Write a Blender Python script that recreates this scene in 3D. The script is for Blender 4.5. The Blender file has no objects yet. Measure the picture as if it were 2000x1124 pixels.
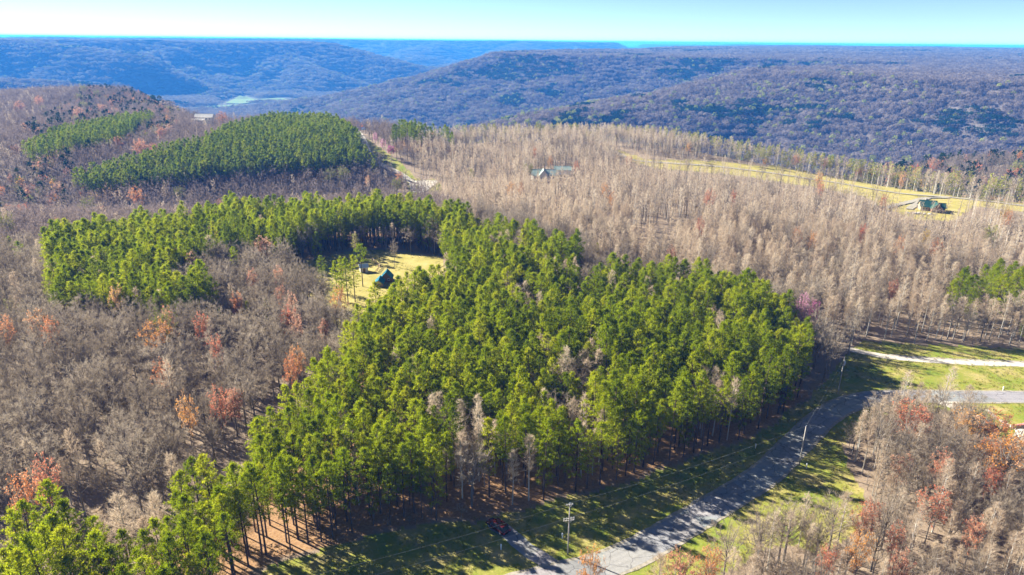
import bpy, math, random
import numpy as np
from mathutils import Matrix, Vector

# ================================================================ camera
scn = bpy.context.scene
CAM_Z = 86.0
PITCH = math.radians(19.872); ROLL = math.radians(0.58)
cam_d = bpy.data.cameras.new('camera'); cam = bpy.data.objects.new('camera', cam_d); scn.collection.objects.link(cam)
cam_d.sensor_width = 36.0; cam_d.lens = 24.0; cam_d.clip_start = 0.5; cam_d.clip_end = 90000
fwd = Vector((0, math.cos(PITCH), -math.sin(PITCH))); rgt = Vector((1, 0, 0)); upv = rgt.cross(fwd)
cxv = math.cos(ROLL) * rgt + math.sin(ROLL) * upv; cyv = -math.sin(ROLL) * rgt + math.cos(ROLL) * upv
cam.matrix_world = Matrix(((cxv.x, cyv.x, -fwd.x, 0), (cxv.y, cyv.y, -fwd.y, 0), (cxv.z, cyv.z, -fwd.z, CAM_Z), (0, 0, 0, 1)))
scn.camera = cam

# ================================================================ sky, sun, exposure
SUN_EL = math.radians(30); SUN_AZ = math.radians(-60)          # azimuth clockwise from +Y
world = bpy.data.worlds.new('World'); scn.world = world; world.use_nodes = True
wn = world.node_tree; bg = wn.nodes['Background']
sky = wn.nodes.new('ShaderNodeTexSky'); sky.sky_type = 'NISHITA'; sky.sun_disc = False
sky.sun_elevation = SUN_EL; sky.sun_rotation = SUN_AZ; sky.altitude = 600; sky.air_density = 0.38; sky.dust_density = 0.0; sky.ozone_density = 2.6
wn.links.new(sky.outputs[0], bg.inputs[0]); bg.inputs[1].default_value = 0.05
sun_d = bpy.data.lights.new('sun', 'SUN'); sun_d.energy = 5.0; sun_d.angle = math.radians(0.5); sun_d.color = (1.0, 0.93, 0.82)
sun = bpy.data.objects.new('sun', sun_d); scn.collection.objects.link(sun)
sdir = Vector((math.sin(SUN_AZ) * math.cos(SUN_EL), math.cos(SUN_AZ) * math.cos(SUN_EL), math.sin(SUN_EL)))
sun.rotation_euler = sdir.to_track_quat('Z', 'Y').to_euler()
scn.view_settings.view_transform = 'Standard'; scn.view_settings.look = 'None'
scn.view_settings.exposure = 2.05; scn.view_settings.gamma = 1.0; scn.view_settings.use_curve_mapping = False
scn.render.engine = 'CYCLES'
cy = scn.cycles
cy.max_bounces = 4; cy.diffuse_bounces = 2; cy.glossy_bounces = 1; cy.transmission_bounces = 2; cy.transparent_max_bounces = 4; cy.volume_bounces = 0
cy.use_denoising = True; cy.denoiser = 'OPENIMAGEDENOISE'
cy.sample_clamp_indirect = 4.0
scn.render.use_persistent_data = False

# ================================================================ layout measured on the ground (metres)
L = {
    'PINE_MAIN': [(-87.3, 64.7), (-73.9, 64.9), (-56.2, 69.6), (-43.8, 77.3), (-43.5, 87.8), (-43.7, 94.2), (-39.3, 97), (-24.2, 103.6), (-9.4, 107.9), (1.4, 111.1), (26.2, 121.5), (42.8, 131.3), (49.4, 134.3), (57.9, 138.8), (69.6, 150.9), (79.8, 159.9), (76.7, 151.6), (79.2, 167.6), (79.4, 182.5), (77.6, 194.3), (67.6, 214.3), (44, 224.5), (30.5, 221.8), (24.7, 205.3), (20.7, 191.2), (21.9, 207.7), (25.7, 236.2), (9.9, 260.3), (-11.1, 280.8), (-22.3, 301.4), (-31.6, 309.4), (-23.1, 228.5), (-25.5, 214.7), (-32.2, 202.2), (-40.2, 189.5), (-42.8, 177.1), (-41.5, 164.4), (-44.6, 146), (-46.9, 129.6), (-51.1, 120), (-49.1, 106.4), (-54.2, 103.1), (-61.7, 100), (-65.9, 96.3), (-72, 90.8), (-80, 88.2), (-90.9, 82.2)],
    'PINE_ARC': [(-173.7, 244.5), (-176, 260.4), (-154, 285), (-132.7, 314.1), (-99.9, 325.2), (-59.3, 321), (-30.7, 304.3), (-21.7, 292.7), (-20.9, 263.4), (-28.8, 276.3), (-52.3, 289.9), (-71, 292.1), (-79.2, 279.9), (-88.5, 274.2), (-84.9, 247), (-96.5, 258.6), (-110.2, 252.5), (-116.2, 225.6), (-111.2, 211.3), (-91.5, 201.7), (-82.9, 188.1), (-88.8, 198.1), (-103.4, 188), (-133.6, 194.7), (-139.5, 192.8)],
    'PINE_FAR': [(-303.3, 460.9), (-276.8, 499.3), (-245.1, 539.8), (-244.3, 623.8), (-238.3, 703), (-177.4, 666.8), (-131.5, 570.8), (-111.8, 518), (-96.3, 479.5), (-101.1, 502.4), (-142.3, 492.3), (-185.9, 488.9), (-217.9, 476), (-279.5, 449.5), (-304.9, 464.3)],
    'PINE_STRIP': [(-365.9, 514), (-379.7, 576.8), (-373.5, 677), (-357.8, 695.3), (-315.9, 552.9), (-339, 516.8), (-348.2, 494.9)],
    'PINE_NOOK': [(-99.2, 542), (-95.9, 585.3), (-69.3, 577.5), (-44.4, 531.7), (-56.9, 577.2), (-73.7, 541.6), (-87.8, 555.1)],
    'PINE_CLUMP': [(138.6, 208.1), (157.7, 227), (184.2, 231.4), (183.8, 214.1), (172.1, 198.7), (158, 201.4), (136.8, 201)],
    'CLEARING': [(-90.2, 255.9), (-85.7, 272), (-78.6, 277.5), (-67.9, 288.5), (-51.6, 285.5), (-29.1, 275.5), (-23.4, 228.5), (-25.6, 215.7), (-32.3, 203.2), (-40.4, 190.4), (-44.3, 177), (-62.3, 214.4), (-75.2, 229.1)],
    'VERGE': [(-41.9, 86.8), (-42.2, 93.6), (-39.1, 96.3), (-24.1, 103), (-9.3, 107.1), (1.4, 110.3), (26.1, 120.6), (42.6, 130.5), (49.1, 133.3), (57.5, 137.7), (69.1, 149.6), (79.2, 158.5), (89.1, 170.4), (100.3, 183.9), (108.8, 192.1), (125.3, 190.7), (140.3, 189.6), (154.8, 188.1), (182.2, 183.9), (149, 144.5), (119.1, 137.3), (108.5, 139.3), (111.7, 150.4), (103.1, 151), (93.4, 147.1), (82.9, 141.1), (75.1, 134.4), (73.7, 126.4), (70.7, 113.3), (65.7, 104.9), (59.7, 100.1), (53.9, 99.6), (50.1, 101.7), (43.5, 98.5), (34.9, 94), (26, 89.3), (12.9, 85.9)],
    'FIELD': [(78.7, 551.3), (98.1, 510.3), (153.1, 515.6), (186.9, 501.4), (526.1, 1214.7), (562.6, 1174.4), (346.9, 640.5), (348.6, 544.1), (357.5, 525.8), (383.9, 506.2), (423.4, 506.3), (301, 357.3), (282.6, 370), (261.6, 381.6), (228.3, 345.8), (210.3, 347), (207.9, 373.5), (212.8, 407.1), (197, 435.5), (171.4, 456.7), (141.5, 473.6), (104, 482), (86.9, 499.8)],
    'BANK': [(-139.7, 630.8), (-112.2, 564.1), (-92.1, 530.4), (-76.1, 505.6), (-70.6, 492.2), (-52.1, 485.5), (-49.9, 470.1), (-71.8, 467.5), (-78.8, 492.1), (-90.9, 509.7), (-104.1, 519.4), (-115.1, 546.6)],
    'GLADE': [(-179.4, 218.2), (-174.5, 226.5), (-162.9, 218.6), (-157.4, 209), (-167.4, 206.4)],
    'SOIL2': [(337.2, 531.3), (352, 516.8), (380.1, 500.4), (420.8, 502.4), (317.9, 379.1), (297.9, 391.6), (346.9, 508.4), (334.1, 519.2)],
    'SOIL': [(-0.4, 346.5), (10, 332.9), (14.5, 317.2), (7.2, 322.5), (-11.4, 357.4)],
    'EAST_WOOD': [(-38.5, 380.4), (-61.4, 470.9), (-81.8, 541.6), (-94.9, 602.9), (-104.1, 1368), (-3, 1357.8), (206.8, 1426.9), (410.1, 1393.2), (616.4, 1183.9), (412, 548.5), (465.9, 538), (196.1, 182.5), (108.8, 192.1), (94.9, 183.8), (92.6, 202.9), (29.5, 258), (18.2, 294.4)],
    'SE_WOOD': [(29, 87.7), (37.1, 92.3), (44.4, 98.5), (49.9, 101.1), (53.8, 99.3), (59.5, 99.7), (66.2, 104.9), (71.2, 113.3), (73.3, 122.7), (74, 128.3), (76.1, 134), (83.4, 140), (93.1, 145.4), (102, 149), (110.4, 148.6), (107.9, 139.3), (117.6, 135.1), (147.6, 129.5), (103.3, 81), (20.1, 80)],
    'YOUNG': [(80.5, 564.7), (100.3, 523.1), (154.8, 521.7), (353.7, 552.7), (425.1, 508.7), (265.6, 311.4), (245.8, 317.6), (198.2, 295.9), (190.8, 311.8), (183, 340.2), (167.9, 366.7), (146.3, 385.2), (121.9, 402.8), (92.7, 425.3), (74.5, 465.4)],
    'HILL_WOOD': [(-377.8, 425.9), (-336.3, 506.8), (-397.3, 566), (-435.2, 616.3), (-1489.5, 3028.4), (-1238.5, 2900.4), (-1064.3, 2720), (-306.1, 613.6), (-313.7, 551.2), (-325.8, 508.3), (-301.5, 464.6), (-280.3, 451), (-298.2, 409.4), (-276.2, 307.4)],
    'ROAD': [(-15.8, 84.5), (-4.5, 88.3), (7.5, 92.5), (19, 96.9), (30.1, 104.4), (42.3, 113.6), (54.2, 123.1), (66.3, 135.9), (77.8, 147.6), (86.4, 153.8), (95.9, 157.2), (105.6, 157.9), (117.5, 157.8), (133.6, 157.9), (153.3, 157.5)],
    'DRIVE': [(-2.6, 105.9), (0.5, 102.8), (4.1, 98.6), (8.5, 94.7)],
    'LANE': [(100.8, 186.7), (106.1, 183.3), (113.7, 180.6), (125.9, 178.5), (147.1, 177.1), (167.3, 174.9)],
    'LANE2': [(100.8, 186.7), (110.4, 183), (122.8, 180.8), (137.1, 179.8), (150, 179.1), (170, 178.2)],
    'UPROAD': [(73.5, 559), (78.6, 544.3), (82.8, 523), (89.8, 506.3), (111.3, 500.3), (147.3, 494.7), (180.3, 482.3), (198.5, 472.9), (219.9, 456.7), (235.5, 433), (247.8, 419.6), (265, 411.4), (279.2, 399.6), (293.7, 385.7), (313.7, 373.7)],
    'HOUSEDRIVE': [(263.9, 409.5), (249.4, 406), (230.9, 392), (213.8, 379.3), (207.3, 373.5)],
    'HOUSEDRIVE2': [(249.4, 406), (229, 383.1), (219.7, 371.6)],
    'HILLROAD': [(-145, 648.6), (-131.6, 603.2), (-119.3, 560.1), (-109.8, 533.4), (-101.6, 521), (-90.9, 509.7), (-79.5, 497), (-69.3, 481.8)],
    'PAD': [(-75.9, 489.9), (-54.9, 484.5), (-55, 478.3), (-61.8, 467.6), (-70, 470.3)],
    'SPURROAD': [(199.3, 474.9), (207.7, 490.6), (517.8, 1216)],
    'YARDPATH': [(119.4, 151.3), (119.3, 148.3), (119.6, 145.4), (120.3, 143.1), (120.4, 139), (119.7, 133.1)],
    'YARDDRIVE': [(110.6, 155.5), (112.9, 151.9), (113.1, 147.5), (113, 143.4)],
    'RAIL0': (117.7, 143.1),
    'RAIL1': (122.1, 142.9),
    'STRAY1': (-101.2, 237),
    'STRAY2': (-81.7, 196.3),
    'STRAY3': (-76.6, 198.5),
    'STRAY4': (-186.6, 247),
    'STRAY5': (-199.6, 260.1),
    'STRAY6': (157.7, 193.4),
    'STRAY7': (-69, 234.8),
    'STRAY8': (-60.9, 222.8),
    'STRAY9': (-56.8, 220.8),
    'STRAY10': (-54.6, 221.9),
    'STRAY11': (-61, 229.6),
    'STRAY12': (18.9, 332),
    'STRAY13': (34.3, 264.5),
    'STRAY14': (-49.8, 455),
    'STRAY15': (-65.6, 461.2),
    'STRAY16': (185.7, 335.2),
    'BARN': (-48.7, 242.9),
    'LONEPINE': (-55.3, 238),
    'SHED': (-58.6, 255.7),
    'BARETREE': (-47.4, 261.9),
    'SPRUCE': (-80.2, 269),
    'YELLOWPOP': (-64.6, 270.2),
    'CEDARCLUMP': (-58.5, 224.4),
    'HOUSE_MID': (20.7, 459),
    'HOUSE_MID2': (32.9, 465.2),
    'HOUSE_R': (230.8, 369.6),
    'HOUSE_HILL': (-325.2, 735.5),
    'POLE1': (10.4, 98.3),
    'POLE2': (62.7, 126.4),
    'POLE3': (85.7, 159.2),
    'POLE4': (110.6, 154.8),
    'POLE5': (124.1, 503.8),
    'POLE6': (191, 495.9),
    'POLE7': (251.6, 438.3),
    'POLE8': (287.4, 389.4),
    'TRUCK': (-2.2, 104.8),
    'MARK1': (-1.5, 99.4),
    'MARK2': (9.7, 102.4),
    'MARK3': (55.3, 132.8),
    'MARK4': (63.8, 125.3),
    'MARK5': (130.4, 161.4),
    'BALE': (-97.1, 521.7),
    'YARDHOUSE': (123.9, 136.1),
    'CAR_D': (113.3, 148.2),
    'CAR_W': (112.9, 143.9),
    'POST': (-72.7, 482.7),
    'FENCE0': (-59.4, 263.8),
    'FENCE1': (-54.1, 257.8),
    'MEADOW_A': [(-1450.6, 3112.7), (-1409.4, 3256.8), (-1323, 3341.3), (-1222.1, 3331), (-1222.3, 3200.5), (-1317.7, 3092.3), (-1391.7, 3055.3)],
    'MEADOW_B': [(-1402.5, 3418.5), (-1447.3, 3630), (-1445.4, 3697.7), (-1456.6, 3833.1), (-1341.9, 3667.5), (-1247, 3744.8), (-1176.2, 3649.2), (-1177.7, 3492), (-1280.1, 3493.9), (-1318.6, 3394)],
}
COLOURED = [
    (-132.9, 176, 'redorange', 5.8),
    (-135, 167.3, 'redorange', 4.2),
    (-118.2, 190.7, 'orange', 4.7),
    (-98.4, 180.6, 'red', 3.3),
    (-93.7, 165, 'orange', 8.6),
    (-95.4, 172.7, 'yellowgreen', 7.2),
    (-84.8, 171.9, 'red', 3.7),
    (-76.3, 160.7, 'red', 3),
    (-83.5, 146.2, 'redorange', 4.5),
    (-122.6, 166.6, 'redorange', 2.8),
    (-68.1, 125.6, 'orange', 4.4),
    (-83.6, 98.1, 'redorange', 5.3),
    (-83.5, 103.5, 'red', 4.3),
    (-122.7, 237.5, 'orange', 7.6),
    (-114.6, 232.3, 'pink', 5.2),
    (-117.2, 260.4, 'red', 4.1),
    (-96.1, 252.5, 'pink', 8.4),
    (-78.9, 218, 'red', 4.2),
    (-86, 213.6, 'pink', 3.5),
    (-73.6, 203.2, 'pink', 3.6),
    (-66.7, 192.3, 'pink', 3.2),
    (-64.2, 182.3, 'red', 4.5),
    (-82.8, 191.8, 'redorange', 3.8),
    (-53.5, 197.5, 'orange', 5.5),
    (-60.3, 176.1, 'pink', 3.2),
    (-52.9, 176.3, 'pink', 3.2),
    (-52.3, 150.2, 'orange', 3.3),
    (-52.1, 145.6, 'redorange', 2.7),
    (-63.3, 130.4, 'red', 3.9),
    (-62.6, 135.5, 'pink', 4.7),
    (-244.1, 435.2, 'redorange', 10.5),
    (-299, 406.6, 'red', 7.4),
    (-310.3, 410.7, 'red', 5.6),
    (-211.3, 381.5, 'pink', 5.8),
    (-203, 294.7, 'orange', 3.7),
    (-225.9, 294.2, 'yellowgreen', 9.2),
    (-207.7, 391.5, 'pink', 4.8),
    (-256.4, 414.1, 'pink', 6.3),
    (-189.7, 433.9, 'pink', 5.9),
    (-167.9, 437.9, 'pink', 6),
    (-532, 755.4, 'pink', 12.2),
    (-546.3, 809.8, 'red', 13.1),
    (-442.4, 711.5, 'pink', 15.7),
    (-456, 776.7, 'pink', 16),
    (-313.9, 547.1, 'red', 8.2),
    (-284.1, 523.7, 'red', 13.3),
    (-277, 529.5, 'red', 7.9),
    (-343.4, 501.7, 'red', 5.3),
    (-306.8, 455.7, 'pink', 6.9),
    (-379.6, 523.9, 'pink', 6.3),
    (-285.6, 684.6, 'pink', 15.1),
    (-295, 580.6, 'pink', 10.4),
    (-309.2, 623.2, 'pink', 7.4),
    (-565.4, 930.5, 'yellowgreen', 10.9),
    (-530.6, 898.4, 'yellowgreen', 9.2),
    (-529.6, 858.3, 'yellowgreen', 10),
    (-483.3, 789.5, 'yellowgreen', 9.3),
    (-517.5, 771.4, 'yellowgreen', 7.9),
    (-449, 857.9, 'yellowgreen', 7.5),
    (-1161.4, 2923.6, 'yellowgreen', 20.8),
    (-393.2, 799.9, 'yellowgreen', 7),
    (-258.5, 595.1, 'yellowgreen', 4.4),
    (-248.5, 578.2, 'yellowgreen', 4.3),
    (-129.1, 480.5, 'yellowgreen', 9.4),
    (-120.8, 482.4, 'yellowgreen', 8.7),
    (-224.1, 451.7, 'yellowgreen', 8.2),
    (-262.6, 413.8, 'yellowgreen', 9.4),
    (-101.6, 537.5, 'magenta', 4.8),
    (-94.1, 528.4, 'magenta', 6.3),
    (-110.9, 555.6, 'magenta', 3.3),
    (-80.3, 479.9, 'redorange', 5.8),
    (-101.5, 472.9, 'redorange', 3.6),
    (-79.3, 460.9, 'yellowgreen', 8.3),
    (-45.2, 315.4, 'yellowgreen', 4.9),
    (78.9, 468.9, 'redorange', 6.3),
    (-0.6, 385.3, 'orange', 6.5),
    (48.5, 357.8, 'orange', 4.4),
    (50.8, 343.1, 'orange', 3.7),
    (100, 342.3, 'red', 6.3),
    (114.3, 349, 'red', 2.7),
    (178.4, 396.6, 'orange', 5.4),
    (172.1, 378.7, 'red', 4.6),
    (59.6, 245.1, 'pink', 4.7),
    (114.9, 267.3, 'redorange', 2.9),
    (118.7, 260.8, 'orange', 2.9),
    (149.2, 281.4, 'red', 4.9),
    (168.7, 269.5, 'yellow', 4.2),
    (162.8, 252.4, 'redorange', 5.6),
    (205.1, 283.1, 'yellowgreen', 6.7),
    (127.6, 215, 'pink', 3.8),
    (93.6, 196.8, 'magenta', 2.6),
    (88, 192.4, 'magenta', 3.2),
    (15.9, 504.8, 'redorange', 3),
    (11.5, 454.2, 'yellowgreen', 4.1),
    (7.9, 465, 'yellowgreen', 3.5),
    (25.9, 477.7, 'orange', 3.6),
    (42, 453.5, 'red', 2.7),
    (4.7, 382, 'orange', 2.9),
    (61.6, 568.5, 'yellowgreen', 5.9),
    (-28.7, 464, 'yellowgreen', 3.5),
    (79.7, 282.9, 'red', 2.7),
    (151.6, 257.1, 'redorange', 3.3),
    (230.1, 312.4, 'yellow', 2.4),
    (224.8, 302.8, 'redorange', 3.3),
    (172.5, 504.7, 'yellowgreen', 5.3),
    (181.8, 503.4, 'yellowgreen', 5.3),
    (204.6, 495.8, 'pink', 6.7),
    (222.9, 481.3, 'yellowgreen', 6.5),
    (221.4, 486.2, 'red', 5.1),
    (239.1, 471, 'pink', 4.3),
    (348.9, 634.7, 'pink', 14.1),
    (359.2, 626.6, 'pink', 6.5),
    (360.1, 587, 'pink', 9.6),
    (360, 563.4, 'pink', 6.7),
    (239.2, 417.9, 'redorange', 4.4),
    (244.3, 462.3, 'yellowgreen', 3.5),
    (130.1, 512.2, 'orange', 3.1),
    (188.7, 342.1, 'red', 2.6),
    (400.8, 544.2, 'yellowgreen', 9.7),
    (86.4, 130.3, 'red', 5.9),
    (98.4, 128.8, 'orange', 5.2),
    (104.3, 127.3, 'redorange', 5.8),
    (97, 114.6, 'orange', 7.4),
    (91.7, 110, 'red', 2.4),
    (75.8, 101.6, 'red', 4.3),
    (79.2, 95.5, 'red', 2.1),
    (56.5, 89.1, 'orange', 3.7),
    (50.6, 87.8, 'red', 2.5),
    (60.8, 97.2, 'red', 2.7),
    (64.6, 93.4, 'red', 2.3),
    (83.7, 113.1, 'red', 3.5),
    (65.3, 101.5, 'pink', 2.4),
    (26.9, 85.8, 'pink', 4.3),
    (31.4, 85.5, 'redorange', 2.8),
    (12.8, 84.8, 'orange', 2.8),
    (90.6, 131.2, 'red', 2.3),
    (61.9, 86.8, 'pink', 2),
    (77.5, 115.1, 'pink', 4.1),
    (98.3, 120, 'redorange', 4.3),
]

# ---------------------------------------------------------------- terrain (metres; camera stands over x=0, y=0)
def _hash(ix, iy, s):
    n = (ix * 374761393 + iy * 668265263 + s * 1274126177) & 0x7fffffff
    n = ((n ^ (n >> 13)) * 1274126177) & 0x7fffffff
    n = ((n ^ (n >> 15)) * 2246822519) & 0x7fffffff
    return ((n ^ (n >> 16)) & 0xffff) / 65535.0
def vnoise(x, y, s=0):
    x = np.asarray(x, float); y = np.asarray(y, float)
    ix = np.floor(x).astype(np.int64); iy = np.floor(y).astype(np.int64)
    fx = x - ix; fy = y - iy
    fx = fx * fx * (3 - 2 * fx); fy = fy * fy * (3 - 2 * fy)
    a = _hash(ix, iy, s); b = _hash(ix + 1, iy, s); c = _hash(ix, iy + 1, s); d = _hash(ix + 1, iy + 1, s)
    return (a + (b - a) * fx) * (1 - fy) + (c + (d - c) * fx) * fy
def fbm(x, y, s=0, o=4):
    r = 0; a = .5
    for k in range(o):
        r = r + a * (vnoise(x, y, s + k * 7) * 2 - 1); x = x * 2.03 + 17.1; y = y * 2.03 - 9.7; a *= .5
    return r
def seg_dist(x, y, P):
    """distance to a polyline and the interpolated third coordinate at the closest point"""
    best = None
    for (x0, y0, z0), (x1, y1, z1) in zip(P[:-1], P[1:]):
        dx, dy = x1 - x0, y1 - y0
        t = np.clip(((x - x0) * dx + (y - y0) * dy) / (dx * dx + dy * dy + 1e-9), 0, 1)
        d = np.hypot(x - x0 - t * dx, y - y0 - t * dy); z = z0 + t * (z1 - z0)
        if best is None: best, bz = d, z
        else:
            m = d < best; best = np.where(m, d, best); bz = np.where(m, z, bz)
    return best, bz
def inside(x, y, P):
    x = np.asarray(x, float); y = np.asarray(y, float); c = np.zeros(np.shape(x), bool)
    n = len(P)
    for i in range(n):
        x0, y0 = P[i][:2]; x1, y1 = P[(i + 1) % n][:2]
        if y0 == y1: continue
        c ^= ((y0 > y) != (y1 > y)) & (x < (x1 - x0) * (y - y0) / (y1 - y0) + x0)
    return c
def smooth(a, b, t):
    t = np.clip((t - a) / (b - a), 0, 1); return t * t * (3 - 2 * t)
HOME = [(-4000, -4000), (-4000, 500), (-1500, 760), (-900, 960), (-700, 1010), (-560, 1030), (-400, 800), (-290, 715), (-205, 715),
        (-150, 665), (-60, 575), (0, 585), (83, 610), (150, 535), (200, 497), (236, 462), (268, 408), (330, 365), (450, 300), (800, 150), (4000, -600), (4000, -4000)]
EAST = [(-90, 2900), (150, 2740), (550, 2600), (870, 2420), (1200, 2250), (1250, 2120), (900, 1990), (660, 1830), (630, 1760), (700, 1570),
        (790, 1400), (900, 1230), (1050, 1050), (1500, 750), (3000, 500), (14000, 2500), (14000, 11000), (4000, 10500), (2300, 6500), (1500, 5000), (700, 3800), (100, 3250)]
WEST = [(-1249, 4842), (-2229, 4476), (-2750, 4300), (-2650, 3950), (-3100, 3700), (-3400, 3000), (-5000, 2300), (-14000, 2000), (-14000, 9000), (-5000, 7500), (-2000, 5900)]
NORTH = [(-3200, 8400), (-2243, 8716), (-900, 8700), (-31, 9000), (800, 8700), (1105, 8932), (1290, 9300), (1000, 12000), (-5000, 13000), (-6000, 8000)]
BACK = [(2500, 14300), (3500, 13500), (4365, 13302), (5000, 12600), (5287, 11800), (9000, 10500), (14000, 9000), (16000, 16000), (4000, 17000)]
SPURS = [
    [(-90, 2900, 22), (-421, 2869, -68), (-745, 2906, -143), (-1096, 3113, -205)],
    [(640, 1780, 16), (356, 1662, -38), (105, 1496, -66), (-55, 1399, -90), (-280, 1380, -130)],
    [(-1249, 4842, 45), (-664, 4552, -72), (-430, 4479, -98), (-200, 4380, -150)],
    [(-2650, 3950, 46), (-2100, 3900, -10), (-1677, 3851, -165), (-1440, 3710, -208)],
    [(-3000, 2500, -20), (-2050, 2700, -82), (-1782, 2895, -104), (-1467, 3178, -212)],
    [(-1500, 4760, 0), (-1300, 4420, -70), (-1080, 4200, -120), (-800, 4080, -190)],
    [(-2229, 4476, 40), (-1900, 4200, -90), (-1700, 4050, -160)],
    [(200, 9000, 70), (-100, 7000, -40), (-350, 6000, -90), (-560, 5480, -120), (-700, 5200, -160)],
    [(-900, 8700, 60), (-1000, 7400, -30), (-900, 6600, -90)],
    [(900, 580, -8), (520, 590, -12), (417, 575, -15), (335, 520, -24), (285, 500, -60)],
]
FLOOR = -215.0
def terrain(x, y):
    x = np.asarray(x, float); y = np.asarray(y, float)
    D = np.hypot(x, y)
    floor = FLOOR + smooth(9500, 16500, D) * 190
    w = fbm(x / 420., y / 420., 3) * 210 + fbm(x / 120., y / 120., 9, 3) * 55
    z = floor + 4 * fbm(x / 300., y / 300., 21, 3)
    def mesa(P, top, inner_noise, z, span=2.15, wn=1.0):
        d, _ = seg_dist(x, y, [(a, b, 0) for a, b in P] + [(P[0][0], P[0][1], 0)])
        ins = inside(x, y, P)
        dd = np.where(ins, -d, d)
        ww = w * wn
        t = np.clip((dd + ww * smooth(0, 260, dd) - 10) / (span * (top - floor)), 0, 1)
        f = (1 - t) ** 1.45
        return np.maximum(z, floor + (top + inner_noise - floor) * f), dd
    # plateaus rise gently away from their brows
    top_e = 10 + 8 * smooth(1500, 2700, y) + 30 * smooth(1600, 5200, D)
    z, _ = mesa(EAST, top_e, 7 * fbm(x / 700., y / 700., 5), z, 3.3)
    z, _ = mesa(WEST, 44 + 0 * D, 11 * fbm(x / 900., y / 900., 6), z, 2.6)
    z, _ = mesa(NORTH, 60 + 0 * D, 14 * fbm(x / 1200., y / 1200., 7), z, 4.2)
    bump = 34 * np.exp(-(((x - 4365) / 420) ** 2 + ((y - 13500) / 900) ** 2))
    z, _ = mesa(BACK, 44 + .8 * bump, 10 * fbm(x / 900., y / 900., 8), z, 3)
    for S in SPURS:
        far = 1.0 if abs(S[0][1]) < 6000 else 1.6
        if S[0][:2] == (640, 1780): far = 1.7
        nd = 1 + .35 * fbm(x / 260., y / 260., 31, 3); nz = 10 * fbm(x / 200., y / 200., 12, 3)
        for A, B in zip(S[:-1], S[1:]):
            d, zc = seg_dist(x, y, [A, B])
            t = np.clip((d * nd + w * .25 * smooth(0, 200, d)) / (far * (1.9 * (zc - floor) + 60)), 0, 1)
            z = np.maximum(z, floor + (zc + nz - floor) * (1 - t * t * (3 - 2 * t)))
    # home plateau: almost level by the road, a wooded hollow on the left, rising again to the far pine slope
    near = 1.2 * fbm(x / 90., y / 90., 41, 3) * smooth(150, 330, D)
    d, _ = seg_dist(x, y, [(-1000, 300, 0), (-420, 400, 0), (-200, 425, 0), (-95, 440, 0)])
    near = near - 24 * np.exp(-(d / 85.) ** 2)
    d, _ = seg_dist(x, y, [(-75, 480, 0), (-105, 560, 0), (-130, 640, 0)])
    near = near + 5 * np.exp(-(d / 60.) ** 2)
    near = near + 9 * np.exp(-(((x + 590) / 110) ** 2 + ((y - 960) / 150) ** 2))
    near = near + 6 * np.exp(-(((x - 60) / 160) ** 2 + ((y - 560) / 80) ** 2)) - 4 * np.exp(-(((x - 260) / 90) ** 2 + ((y - 470) / 60) ** 2))
    z2, dd = mesa(HOME, 0 * D, near, z, 1.6, .35)
    return z2

# ================================================================ helpers
COL = scn.collection
def tag(o, label=None, cat=None, group=None, kind=None):
    if label: o['label'] = label
    if cat: o['category'] = cat
    if group: o['group'] = group
    if kind: o['kind'] = kind
    return o
def mesh_np(name, V, F, mats=(), fm=None, smooth_shade=False):
    """V (n,3); F list of arrays, each (k,3) or (k,4); fm material index per face block"""
    me = bpy.data.meshes.new(name)
    V = np.asarray(V, np.float32)
    if isinstance(F, np.ndarray): F = [F]
    F = [np.asarray(f, np.int32) for f in F if len(f)]
    me.vertices.add(len(V)); me.vertices.foreach_set('co', V.ravel())
    loops = np.concatenate([f.ravel() for f in F]); tot = np.concatenate([np.full(len(f), f.shape[1], np.int32) for f in F])
    start = np.concatenate([[0], np.cumsum(tot)[:-1]]).astype(np.int32)
    me.loops.add(len(loops)); me.loops.foreach_set('vertex_index', loops)
    me.polygons.add(len(tot)); me.polygons.foreach_set('loop_start', start); me.polygons.foreach_set('loop_total', tot)
    if fm is not None:
        me.polygons.foreach_set('material_index', np.concatenate([np.full(len(f), m, np.int32) for f, m in zip(F, fm)]))
    me.polygons.foreach_set('use_smooth', np.full(len(tot), smooth_shade))
    for m in mats: me.materials.append(m)
    me.update(calc_edges=True)
    return me
def link(name, me, parent=None, loc=None):
    o = bpy.data.objects.new(name, me); COL.objects.link(o)
    if parent is not None: o.parent = parent
    if loc is not None: o.location = loc
    return o
def empty(name, loc=(0, 0, 0), rz=0.0, s=1.0):
    o = bpy.data.objects.new(name, None); COL.objects.link(o)
    o.location = loc; o.rotation_euler = (0, 0, rz); o.scale = (s, s, s) if not hasattr(s, '__len__') else s
    o.empty_display_size = .5
    return o
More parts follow.
